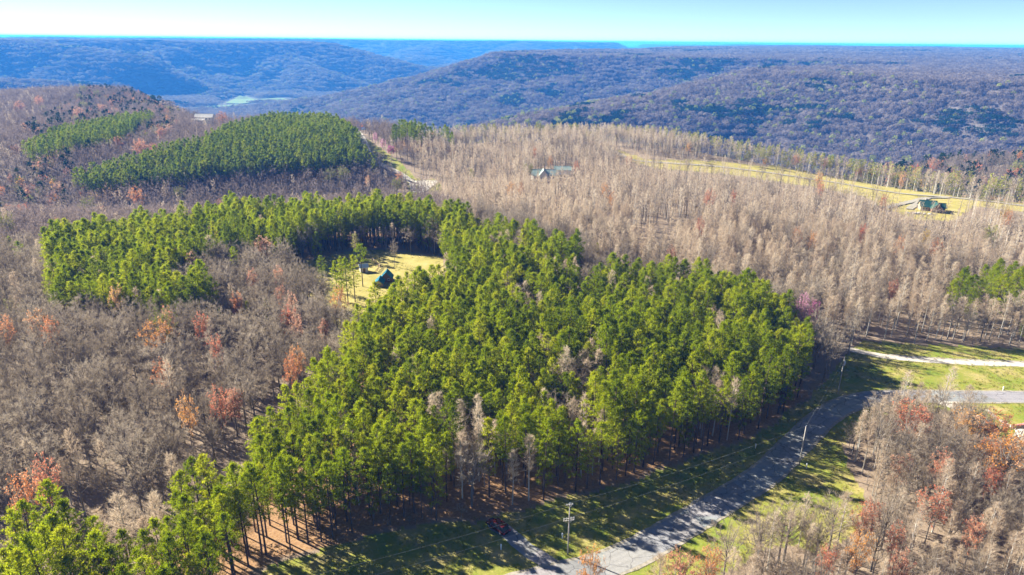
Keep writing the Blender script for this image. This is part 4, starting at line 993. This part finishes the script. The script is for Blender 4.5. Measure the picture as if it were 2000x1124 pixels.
# ---- distant forest across the valley
def visible(x, y, z, slack=14.):
    """keeps points whose sight line from the camera is not deep behind nearer land"""
    ok = np.ones(len(x), bool); t = np.geomspace(.12, .985, 42)
    for k in t:
        lz = CAM_Z + (z + 14 - CAM_Z) * k; ok &= terrain(x * k, y * k) < lz + slack
    return ok
def grown(P, k):
    P = np.array(P); c = P.mean(0) * (1, .985); return [tuple(c + (p - c) * k) for p in P]
MEAD = [grown(L['MEADOW_A'], 1.35), grown(L['MEADOW_B'], 1.5)]
def far_band(d0, d1, step, seed):
    rng = np.random.default_rng(seed); g = np.arange(-d1, d1, step); X, Y = np.meshgrid(g, np.arange(0, d1, step))
    X = (X + rng.normal(size=X.shape) * step * .3).ravel(); Y = (Y + rng.normal(size=Y.shape) * step * .3).ravel(); R = np.hypot(X, Y)
    m = (R > d0) & (R < d1) & (np.abs(X) < Y * .82 + 60); X, Y = X[m], Y[m]
    m = ~inside(X, Y, HOME) & (seg_dist(X, Y, [(a, b, 0) for a, b in HOME])[0] > 24); X, Y = X[m], Y[m]
    Z = terrain(X, Y); m = in_view(X, Y, Z + 8, 100); X, Y, Z = X[m], Y[m], Z[m]
    m = visible(X, Y, Z) & ~inside(X, Y, MEAD[0]) & ~inside(X, Y, MEAD[1]); return X[m], Y[m], Z[m]
FB = []
for d0, d1, st, s in ((1000, 1700, 16.5, 1.0), (1700, 3300, 18., 1.1), (3300, 5600, 30., 1.8), (5600, 9800, 62., 3.4)):
    X, Y, Z = far_band(d0, d1, st, int(d0)); FB.append((X, Y, Z, np.full(len(X), s)))
X, Y, Z, S = [np.concatenate(a) for a in zip(*FB)]
rng = np.random.default_rng(3)
e = 15.; slope = np.hypot(terrain(X + e, Y) - terrain(X - e, Y), terrain(X, Y + e) - terrain(X, Y - e)) / (2 * e)
DD = np.hypot(X, Y)
brow = (slope > .33) & (Z > -60) & (Z < 14 + .018 * (DD - 1500)) & (DD < 3300)
ever = (fbm(X / 150., Y / 150., 111, 3) + np.where(brow, .28, 0) + np.where((DD < 1600) & (X > 350) & (Z < -50), .12, 0) - .02 * 0) > .40
rr = rng.random(len(X)); ever &= rr < .85
sc = np.column_stack([S * (.9 + .25 * rng.random(len(X)))] * 3); sc[:, 2] = np.minimum(sc[:, 2], 1.5)
rot = rng.random(len(X)) * 6.283; xyz = np.column_stack([X, Y, Z])
scatter('distant_forest', 'canopy', xyz[~ever], rot[~ever], sc[~ever], 'bare purple brown forest covering the ridges across the valley', 'forest', seed=120)
scatter('distant_forest', 'canopy_dark', xyz[ever], rot[ever], sc[ever], 'dark evergreen forest along the brows and hollows of the ridges', 'forest', seed=121)
gp = (rng.random(len(X)) < np.where(DD < 3300, .26, .45) * (1 + 1.2 * fbm(X / 300., Y / 300., 131, 3))) & (slope > .12)
gs = sc[gp] / S[gp][:, None] * np.where(DD[gp] < 3300, 1.25, 2.0)[:, None]
j = rng.normal(size=(gp.sum(), 3)) * 6; j[:, 2] = 2.2
scatter('distant_forest', 'canopy_green', xyz[gp] + j, rot[gp], gs, 'pale yellow green trees dotted over the distant ridges', 'budding trees', seed=122)

X, Y, Z = far_band(430, 1000, 6.2, 17); r = np.random.default_rng(31).random(len(X))
for lo, hi, key, lb, ct in ((0, .78, 'plum_far', 'bare grey brown wood on the steep slopes just beyond the plateau rim', 'bare woodland'), (.78, .93, 'evergreen_far', 'evergreens on the steep slopes just beyond the plateau rim', 'evergreens'), (.93, 1.1, 'colour_far', 'budding trees on the steep slopes just beyond the plateau rim', 'budding trees')):
    a = (r >= lo) & (r < hi); scatter('slope_forest', key, *prep(X[a], Y[a], .75, 1.1, 140), lb, ct, seed=141)
# ---- coloured trees one by one
for zone, c, ppx, i, x, y, w, lb, short in items:
    tr, cr, h, R = CT[c][i % 2]; s = max(.46, min(1.35, w * .5 / R * (1.3 if 'lower right' in zone else 1.02))); hh = max(s, 1.04 if 'wood' in zone and 'lower' not in zone else .84)
    o = empty('budding_tree', (x, y, ground_z(x, y)), i * 1.7, (s, s, hh)); link('trunk', tr, o); link('crown', cr, o)
    tag(o, lb, 'spring tree', 'coloured spring trees')

# ================================================================ single trees of the clearing and strays
def lone(name, meshes, xy, rz, sc, label, cat, names=('trunk', 'crown')):
    o = empty(name, (xy[0], xy[1], ground_z(*xy)), rz, sc)
    for n, me in zip(names, meshes): link(n, me, o)
    return tag(o, label, cat)
w, c = pine_geo(901, 15.5, .62, 3.3, 34, 5, 10, .6, .15)
lone('pine_tree', (mk('lone_trunk', w, M['bark_pine']), mk('lone_crown', c, M['needle'])), L['LONEPINE'], .4, 1.0, 'lone pine with a round top on a long bare trunk in the clearing', 'pine tree')
w, c = pine_geo(902, 12.5, .04, 3.0, 60, 5, 8, .6, .15)
lone('conifer_tree', (mk('conifer_trunk', w, M['bark_pine']), mk('conifer_crown', c, M['needle'])), L['SPRUCE'], .9, (.8, .8, 1.), 'pointed conifer with branches to the ground at the clearing back edge', 'conifer')
lone('bare_tree', (BROAD_TR[3], BROAD_CR[3]), L['BARETREE'], .2, (.5, .5, .85), 'single bare tree in the yellow grass behind the barn', 'bare tree')
w, t, p = SLIM[1]
lone('budding_tree', (SLIM_TR[1], mk2('poplar_crown', [(t, M['twig_pale']), ([leaf_pick(p, 700, np.random.default_rng(5), .3)], M['yellowgreen'])])), L['YELLOWPOP'], .2, (1.2, 1.2, .8), 'pale yellow green slim tree behind the small shed', 'spring tree')
STR = [(1, 2, .8, 'small dark pine standing alone among grey trees left of the clearing'), (2, 6, .62, 'small dull green pine in the wood left of the plantation'), (3, 3, .6, 'pale green young pine near the plantation left edge'),
       (4, 6, .9, 'broad pine apart from the others at the far left edge'), (5, 3, .75, 'smaller pine beside the broad one at the far left edge'), (6, 6, .6, 'bushy pine at the right end of the grass strip'),
       (7, 2, .68, 'small slender pine at the left end of the clearing'), (8, 6, .95, 'bushy pine at the front left of the clearing, outermost of three'), (9, 3, 1.0, 'bushy pine at the front left of the clearing, middle of three'),
       (10, 7, .95, 'bushy pine at the front left of the clearing, nearest the lone pine'), (11, 3, .85, 'pine behind the bushy three in the clearing corner'), (12, 6, .5, 'small pine at the plantation far tip beside orange soil'),
       (13, 3, .6, 'small pine in the notch of the plantation right edge'), (14, 6, .55, 'small bright pine right of the gravel turnaround'), (15, 3, .5, 'small pine below the gravel turnaround'), (16, 6, .45, 'little dark pine below the green roofed house')]
for k, f, s, lb in STR: lone('pine_tree', (PINE_TR[f], PINE_CR[f]), L['STRAY%d' % k], k * 1.3, s, lb, 'pine tree')

# ================================================================ buildings
def gable(o, x0, x1, y0, y1, eave, ridge, wall, roof, over=.5, along='x', z0=-.6, base=0.0):
    """walls with gable ends and two roof slabs; ridge runs along x or y"""
    P = (lambda a, b, z: (a, b, z)) if along == 'x' else (lambda a, b, z: (b, a, z))
    a0, a1, b0, b1 = (x0, x1, y0, y1) if along == 'x' else (y0, y1, x0, x1)
    bm_ = (b0 + b1) / 2; m = MB()
    m.prism([P(a0, b0, z0), P(a0, b1, z0), P(a0, b1, eave), P(a0, bm_, ridge - .12), P(a0, b0, eave)], Vector(P(a1 - a0, 0, 0)))
    wl = m.build('wall', wall, o)
    sl = (ridge - eave) / (bm_ - b0); ez = eave - sl * over
    for sgn, be in ((-1, b0 - over), (1, b1 + over)):
        q = [P(a0 - over, be, ez), P(a1 + over, be, ez), P(a1 + over, bm_, ridge), P(a0 - over, bm_, ridge)]
        nrm = (Vector(q[1]) - Vector(q[0])).cross(Vector(q[2]) - Vector(q[0]))
        if nrm.z < 0: q = q[::-1]
        s = MB().slab([Vector(v) + Vector((0, 0, .12)) for v in q], .12); pn = s.build('roof_panel', roof, o)
        ribs = MB(); n = int((a1 - a0 + 2 * over) / .9)
        for k in range(n + 1):
            a = a0 - over + .05 + (a1 - a0 + 2 * over - .1) * k / n
            ribs.tube([Vector(P(a, be, ez + .13)), Vector(P(a, bm_ + sgn * .05, ridge + .13))], .035, 4)
        ribs.build('roof_seams', roof, pn)['kind'] = 'stuff'
    MB().tube([P(a0 - over - .02, bm_, ridge + .14), P(a1 + over + .02, bm_, ridge + .14)], .12, 6).build('ridge_cap', roof, o)
    return wl
def window(o, x, y, z, w, h, face, trim=None):
    """face: 'x' or 'y' normal axis with sign, e.g. '-y'"""
    trim = trim or M['white']; s = -1 if face[0] == '-' else 1
    def bx(m, u0, u1, v0, v1, d0, d1):
        if face[1] == 'y': m.box(x + u0, min(y + s * d0, y + s * d1), z + v0, x + u1, max(y + s * d0, y + s * d1), z + v1)
        else: m.box(min(x + s * d0, x + s * d1), y + u0, z + v0, max(x + s * d0, x + s * d1), y + u1, z + v1)
    m = MB(); bx(m, -w / 2 - .1, -w / 2, -.1, h + .1, -.02, .09); bx(m, w / 2, w / 2 + .1, -.1, h + .1, -.02, .09); bx(m, -w / 2, w / 2, -.1, 0, -.02, .09); bx(m, -w / 2, w / 2, h, h + .1, -.02, .09); bx(m, -.03, .03, 0, h, -.02, .07)
    f = m.build('window', trim, o); p = MB(); bx(p, -w / 2 + .002, w / 2 - .002, .002, h - .002, -.01, .04); p.build('pane', M['glass'], f)
def door(o, x, y, z, w, h, face, mat):
    s = -1 if face[0] == '-' else 1; m = MB()
    if face[1] == 'y': m.box(x - w / 2, min(y - .02 * s, y + .08 * s), z, x + w / 2, max(y - .02 * s, y + .08 * s), z + h)
    else: m.box(min(x - .02 * s, x + .08 * s), y - w / 2, z, max(x - .02 * s, x + .08 * s), y + w / 2, z + h)
    d = m.build('door', mat, o); k = MB()
    if face[1] == 'y': k.box(x + w * .32, min(y + .08 * s, y + .15 * s), z + h * .46, x + w * .38, max(y + .08 * s, y + .15 * s), z + h * .52)
    else: k.box(min(x + .08 * s, x + .15 * s), y + w * .32, z + h * .46, max(x + .08 * s, x + .15 * s), y + w * .38, z + h * .52)
    k.build('handle', M['steel'], d)
def chimney(o, x, y, z0, z1, mat):
    ch = MB().box(x - .5, y - .4, z0, x + .5, y + .4, z1).build('chimney', mat, o); MB().box(x - .6, y - .5, z1, x + .6, y + .5, z1 + .15).build('chimney_cap', M['stone'], ch)
def place(name, xy, rz, label, cat, dz=0.): return tag(empty(name, (xy[0], xy[1], ground_z(*xy) + dz), rz), label, cat)
# green roofed house by the upper road
o = place('house', L['HOUSE_R'], -.28, 'brown house with dark green metal roofs and a front gable by the upper road', 'house'); o.scale = (.74, .74, .74)
gable(o, -7.5, 3, -1.5, 7, 3.4, 7.0, M['log'], M['green_roof'], .7)
gable(o, -1.2, 5.4, -6.5, 3.2, 3.3, 6.6, M['wood_wall'], M['green_roof'], .7, 'y')
gable(o, 3.2, 9.2, -.5, 5.5, 2.9, 5.6, M['log'], M['green_roof'], .6)
for x in (-5.8, -3.6): window(o, x, -1.5, .9, 1.3, 1.4, '-y')
door(o, 2.1, -6.5, .1, 1.1, 2.1, '-y', M['wood_wall']); window(o, .2, -6.5, .9, 1.1, 1.3, '-y'); window(o, 4.0, -6.5, .9, 1.1, 1.3, '-y'); window(o, 7.2, -.5, .9, 1.2, 1.3, '-y')
chimney(o, -3.2, 4.3, 5, 8, M['stone'])
MB().box(-1.4, -9.2, -.5, 5.6, -6.53, .05).build('porch_deck', M['wood_wall'], o)
[MB().box(x, -9.15, .05, x + .16, -8.99, 2.5).build('porch_post', M['log'], o) for x in (-1.3, .8, 3.2, 5.3)]
rng = np.random.default_rng(77)
def boulder(seed, r):
    g = np.random.default_rng(seed); m = MB(); n = 7; V = []
    for k, (zz, rr_) in enumerate(((-.25, .8), (.1, 1.), (.45, .75), (.62, .35))):
        for i in range(n): a = i * 6.283 / n + k * .3; q = r * rr_ * (.8 + .4 * g.random()); V.append((q * math.cos(a), q * math.sin(a) * .8, zz * r * (.9 + .2 * g.random())))
    F = [(k * n + i, k * n + (i + 1) % n, (k + 1) * n + (i + 1) % n, (k + 1) * n + i) for k in range(3) for i in range(n)] + [tuple(range(3 * n, 4 * n))]
    return m.add(V, F).mesh('boulder', M['stone'])
bds = [boulder(s, 1.0) for s in range(4)]; hx, hy = L['HOUSE_R']
for k in range(14):
    x, y = hx - 11 + rng.normal() * 3.2, hy - 9 + rng.normal() * 1.8
    b = link('boulder', bds[k % 4]); b.location = (x, y, ground_z(x, y)); b.rotation_euler = (0, 0, k * 1.1); s = .7 + .8 * rng.random(); b.scale = (s, s, s)
    tag(b, 'pale boulder in the rock pile beside the green roofed house', 'boulder', 'boulders by the green roofed house')
# mint roofed house and its garage in the pale wood
o = place('house', L['HOUSE_MID'], .04, 'house with pale green metal roof and cross gable in the leafless wood', 'house', .5)
gable(o, -8, 7.5, -4, 4, 3.6, 6.6, M['siding'], M['mint_roof'], .6); gable(o, -3.4, 2.2, -6.2, 0, 3.8, 7.2, M['siding'], M['mint_roof'], .6, 'y')
for x in (-6.4, -4.6, 4, 6): window(o, x, -4, 1, 1.1, 1.4, '-y')
door(o, -.6, -6.2, .1, 1.1, 2.1, '-y', M['wood_wall']); window(o, -2.2, -6.2, 1, 1, 1.3, '-y'); window(o, 1.2, -6.2, 1, 1, 1.3, '-y')
gx, gy = L['HOUSE_MID2']; o = place('garage', (gx + 1.0, gy + 4), .03, 'long outbuilding with pale green roof right of the cross gabled house', 'outbuilding', .6)
gable(o, -5.5, 5.5, -3, 3, 3.4, 5.4, M['siding'], M['mint_roof'], .5)
door(o, -2.5, -3, .05, 2.6, 2.3, '-y', M['white']); door(o, 1.5, -3, .05, 2.6, 2.3, '-y', M['white'])
# house on the far left hill
o = place('house', L['HOUSE_HILL'], .02, 'long low house with a bright cream roof on the far left hill', 'house', 5.0)
gable(o, -9, 9, -4, 4, 3.3, 6.2, M['siding'], M['cream_roof'], .7, z0=-6)
for x in (-7, -4, 0, 3, 6.5): window(o, x, -4, .9, 1.3, 1.4, '-y')
door(o, 1.5, -4, .0, 1.1, 2.1, '-y', M['wood_wall'])
x, y = L['HOUSE_HILL']; o = place('outbuilding', (x - .5, y - 13), .02, 'low cream roofed shed in front of the long hill house', 'outbuilding', 4.0)
gable(o, -8, 6, -2.5, 2.5, 2.4, 3.8, M['siding'], M['cream_roof'], .5, z0=-5); door(o, -2, -2.5, 0, 2.4, 2.1, '-y', M['white'])
# barn in the clearing: ridge runs towards the camera, left slope in the sun
o = place('barn', L['BARN'], .05, 'barn with bright teal metal roof half hidden by pines in the clearing', 'barn'); o.scale = (.64, .64, .64)
gable(o, -1.2, 5.2, 0, 6.5, 2.6, 6.2, M['wood_wall'], M['teal_roof'], .5, 'y')
gable(o, -3.8, 1.0, -8, -.2, 2.0, 4.2, M['log'], M['teal_roof'], .5, 'y')
door(o, -1.4, -8, 0, 2.0, 2.0, '-y', M['wood_wall']); window(o, 3.4, 0, 1.2, 1.1, 1.2, '-y')
# little shed
o = place('shed', L['SHED'], .35, 'small shed with pale blue roof beside the rail fence', 'shed')
gable(o, -1.5, 1.5, -1.3, 1.3, 2.2, 3.1, M['siding'], M['blue_roof'], .35); door(o, 0, -1.3, 0, .9, 1.8, '-y', M['wood_wall'])
# rail fence of the paddock
def fence(name, P, label, h=1.3, gap=2.4, mat=None, rails=(.5, .85, 1.2)):
    P = [np.array(p) for p in P]; c = P[0]; o = place(name, c, 0, label, 'fence'); mat = mat or M['log']; z0 = ground_z(*c)
    pm = MB().box(-.09, -.09, -.3, .09, .09, h).mesh('post', mat)
    for a, b in zip(P[:-1], P[1:]):
        n = max(1, int(round(np.hypot(*(b - a)) / gap)))
        for k in range(n + 1):
            q = a + (b - a) * k / n; p = link('post', pm, o); p.location = (q[0] - c[0], q[1] - c[1], ground_z(*q) - z0)
            if k < n:
                q2 = a + (b - a) * (k + 1) / n
                for r_ in rails: MB().tube([(q[0] - c[0], q[1] - c[1], r_ + ground_z(*q) - z0), (q2[0] - c[0], q2[1] - c[1], r_ + ground_z(*q2) - z0)], .07, 5).build('rail', mat, o)
    return o
f0, f1 = np.array(L['FENCE0']), np.array(L['FENCE1'])
fence('rail_fence', [f0 + (-2, 6), f0 + (1.5, 6.5), f1 + (1, 3), f1 + (.5, -3)], 'weathered rail fence around the paddock beside the shed')
fence('rail_fence', [f0 + (-6.5, -8), f0 + (-2.2, -10), f0 + (-1.6, -13)], 'short low rail fence left of the lone pine trunk', 1.0)
# yard at the right edge
o = place('house', L['YARDHOUSE'], .3, 'house with faded red roof at the right edge behind orange trees', 'house')
gable(o, -5, 9, -4.5, 4.5, 3.0, 6.0, M['siding'], M['red_roof'], .7); window(o, -2.5, -4.5, .9, 1.2, 1.3, '-y'); window(o, -5, 0, .9, 1.2, 1.3, '-x'); door(o, 1, -4.5, 0, 1, 2.1, '-y', M['white'])
ribbon('garden_path', L['YARDPATH'], 1.0, M['gravel'], .05, 'narrow pale path curving through the yard of the red roofed house', 'path', ragged=.15, step=1.)
ribbon('driveway', L['YARDDRIVE'], 4.6, M['gravel'], .06, 'pale gravel drive from the road to the cars among the orange trees', 'driveway', ragged=.3, step=1.5)
fence('yard_rail', [L['RAIL0'], L['RAIL1']], 'low white rail across the yard of the red roofed house', .6, 2.2, M['white'], (.5,))

# ================================================================ vehicles
def vehicle(name, xy, rz, paint, label, cat, Ln=4.9, Wd=1.9, hood=.95, roofz=1.75, dz=0.06):
    o = place(name, xy, rz, label, cat, dz); hw = Wd / 2
    def loft(sections):
        m = MB(); n = len(sections[0]); V = [p for s in sections for p in s]
        F = [(k * n + i, k * n + (i + 1) % n, (k + 1) * n + (i + 1) % n, (k + 1) * n + i) for k in range(len(sections) - 1) for i in range(n)]
        return m.add(V, F + [tuple(range(n))[::-1], tuple(range((len(sections) - 1) * n, len(sections) * n))])
    def sec(x, w, z0, z1): return [(x, -w * .94, z0), (x, -w, z0 + .18), (x, -w, z1 - .12), (x, -w * .9, z1), (x, w * .9, z1), (x, w, z1 - .12), (x, w, z0 + .18), (x, w * .94, z0)]
    h = Ln / 2
    loft([sec(-h, hw * .9, .38, hood * .92), sec(-h + .15, hw, .32, hood + .02), sec(-.9, hw, .30, hood + .05), sec(h - 1.2, hw, .30, hood), sec(h - .15, hw * .97, .32, hood * .9), sec(h, hw * .88, .4, hood * .8)]).build('body', paint, o, True)
    def gsec(x, w, z): return [(x, -w, hood - .02), (x, -w * .84, z), (x, w * .84, z), (x, w, hood - .02)]
    cb = loft([[(-h + .25, -hw * .93, hood - .02), (-h + .45, -hw * .8, roofz - .12), (-h + .45, hw * .8, roofz - .12), (-h + .25, hw * .93, hood - .02)], gsec(-h + .9, hw * .94, roofz), gsec(.3, hw * .94, roofz), [(1.2, -hw * .93, hood - .02), (.75, -hw * .8, roofz - .1), (.75, hw * .8, roofz - .1), (1.2, hw * .93, hood - .02)]])
    cb.build('cabin', M['glass'], o)
    MB().box(-h + .5, -hw * .78, roofz - .06, .7, hw * .78, roofz + .035).build('roof', paint, o)
    for sx in (-1, 1):
        for x in (-.75, .35): MB().prism([(x - .05, sx * hw * .955, hood), (x + .05, sx * hw * .955, hood), (x + .05, sx * hw * .80, roofz), (x - .05, sx * hw * .80, roofz)], (0, sx * .02, 0)).build('pillar', paint, o)
    for x in (-h + .95, h - .95):
        for sx in (-1, 1):
            tmx = MB().tube([(x, sx * (hw - .22), .36), (x, sx * (hw + .02), .36)], .36, 14).build('wheel', M['rubber'], o)
            MB().tube([(x, sx * (hw - .1), .36), (x, sx * (hw + .035), .36)], .21, 10).build('rim', M['steel'], tmx)
    for sx in (-1, 1):
        MB().box(-h - .03, sx * hw * .78 - .13, hood * .62, -h + .06, sx * hw * .78 + .13, hood * .88).build('tail_light', M['red_lens'], o)
        MB().box(h - .08, sx * hw * .66 - .18, hood * .56, h + .02, sx * hw * .66 + .18, hood * .72).build('headlight', M['clear_lens'], o)
    MB().box(-h - .08, -hw * .9, .38, -h + .05, hw * .9, .58).build('bumper', M['rubber'], o); MB().box(h - .05, -hw * .86, .38, h + .07, hw * .86, .56).build('bumper', M['rubber'], o)
    return o
vehicle('parked_car', L['TRUCK'], math.radians(135), M['paint_red'], 'dark red vehicle parked in the shade where the drive meets the pines', 'car')
vehicle('parked_car', L['CAR_D'], math.radians(60), M['paint_dark'], 'dark car parked on the drive behind the orange tree', 'car', 4.6, 1.8, .9, 1.5)
vehicle('parked_car', L['CAR_W'], math.radians(20), M['paint_white'], 'white van parked in the yard between the orange and red trees', 'van', 5.2, 2.0, 1.1, 2.1)
vehicle('parked_car', L['BALE'], math.radians(-30), M['paint_dark'], 'small dark utility vehicle on the far grassy bank', 'vehicle', 3.0, 1.6, .9, 1.6, .3)

# ================================================================ poles, wires, markers
def pole(xy, h, label, arms=(), transformer=False, rz=0.6, r=.15):
    o = place('utility_pole', xy, rz, label, 'utility pole')
    MB().tube([(0, 0, -.5), (0, 0, h * .5), (0, 0, h)], [r, r * .85, r * .66], 10).build('shaft', M['pole'], o, True)
    for z, ln in arms:
        a = MB().box(-ln / 2, .10, z - .06, ln / 2, .21, z + .06).build('crossarm', M['pole'], o)
        for x in (-ln / 2 + .1, -ln / 5, ln / 5, ln / 2 - .1): MB().tube([(x, .155, z + .06), (x, .155, z + .16), (x, .155, z + .26)], [.03, .06, .04], 8).build('insulator', M['porcelain'], a)
        [MB().tube([(s_ * ln * .3, .17, z - .05), (s_ * .02, .13, z - .6)], .02, 5).build('brace', M['steel'], a) for s_ in (-1, 1)]
    MB().tube([(0, 0, h), (0, 0, h + .15), (0, 0, h + .3)], [.03, .07, .04], 8).build('insulator', M['porcelain'], o)
    if transformer:
        t = MB().tube([(.38, 0, h - 2.4), (.38, 0, h - 1.4)], .27, 12).build('transformer', M['porcelain'], o, True); MB().tube([(.38, 0, h - 1.4), (.38, 0, h - 1.1)], .05, 6).build('bushing', M['porcelain'], t)
    return o
pole(L['POLE1'], 10.8, 'tall grey utility pole with crossarms beside the short drive', ((10.5, 1.3), (7.6, 2.0), (7.2, 2.0)), rz=.2)
pole(L['POLE2'], 9.6, 'plain grey utility pole on the outer verge of the road bend', ())
pole(L['POLE3'], 10.4, 'utility pole with a transformer in shade at the pine corner', (), True)
pole(L['POLE4'], 7.5, 'thin pole beside the level stretch of road at the right', ((7.2, .9),), r=.12)
pole(L['POLE5'], 8.5, 'pale pole behind the upper road, leftmost of the upper poles', ((8.1, 1.6),))
pole(L['POLE6'], 8.5, 'pale pole behind the upper road near its middle', ((8.1, 1.6),))
pole(L['POLE7'], 8.5, 'pale pole behind the upper road left of the green roofed house', ((8.1, 1.6),))
pole(L['POLE8'], 8.5, 'pale pole beside the upper road at the right edge', ((8.1, 1.6),))
def wire(A, B, sag, label, r=.013):
    A = Vector(A); B = Vector(B); pts = [A.lerp(B, t / 20) - Vector((0, 0, sag * 4 * (t / 20) * (1 - t / 20))) for t in range(21)]
    return tag(MB().tube(pts, r, 5).build('power_line', M['wire']), label, 'power line', 'overhead wires along the road')
def top(n, z, dx=0., dy=0.): return (L[n][0] + dx, L[n][1] + dy, ground_z(*L[n]) + z)
off = (L['POLE1'][0] - 52, L['POLE1'][1] - 22)
wire(top('POLE1', 11.0), (off[0], off[1], 11.0), .9, 'upper power wire running from the crossarm pole out of the lower left')
wire(top('POLE1', 8.0, .1), (off[0], off[1], 8.2), .9, 'lower power wire running from the crossarm pole out of the lower left')
wire(top('POLE1', 11.0), top('POLE2', 9.8), .9, 'upper power wire from the crossarm pole to the road bend pole')
wire(top('POLE1', 8.0, .1), top('POLE2', 7.6), .9, 'lower power wire from the crossarm pole to the road bend pole')
wire(top('POLE2', 9.8), top('POLE3', 10.6), .6, 'upper power wire from the road bend pole to the transformer pole')
wire(top('POLE2', 7.6, .1), top('POLE3', 8.4, .1), .6, 'lower power wire from the road bend pole to the transformer pole')
for n, lb in (('MARK1', 'white marker post left of the short drive'), ('MARK2', 'white marker post just left of the crossarm pole'), ('MARK3', 'white marker post in the grass between pines and road'), ('MARK4', 'white marker post beside the road bend pole'), ('MARK5', 'white box post in the bright grass above the level road')):
    o = place('marker_post', L[n], .5, lb, 'marker post')
    MB().tube([(0, 0, -.2), (0, 0, .75)], .11, 8).build('stem', M['white'], o); MB().tube([(0, 0, .75), (0, 0, 1.12), (0, 0, 1.2)], [.15, .15, .07], 8).build('cap', M['white'], o)
o = place('sign_post', L['POST'], 0, 'dark post standing on the gravel turnaround', 'post'); MB().tube([(0, 0, -.2), (0, 0, 1.7)], .16, 6).build('stem', M['paint_dark'], o); MB().box(-.35, -.2, 1.7, .35, .2, 2.3).build('box', M['paint_dark'], o)

# ================================================================ the air
def haze_box():
    m = bpy.data.materials.new('valley_haze'); m.use_nodes = True; nt = m.node_tree
    for n in list(nt.nodes): nt.nodes.remove(n)
    out = nt.nodes.new('ShaderNodeOutputMaterial'); v = nt.nodes.new('ShaderNodeVolumePrincipled')
    v.inputs['Color'].default_value = (.04, .20, .68, 1); v.inputs['Density'].default_value = 1.95e-4; v.inputs['Anisotropy'].default_value = 0.0
    v.inputs['Absorption Color'].default_value = (.12, .5, .6, 1)
    nt.links.new(v.outputs[0], out.inputs['Volume'])
    tag(MB().box(-18500, -18500, -240, 18500, 18500, 96.5).build('haze', m), 'blue haze filling the valley air', 'haze', kind='stuff')
haze_box()
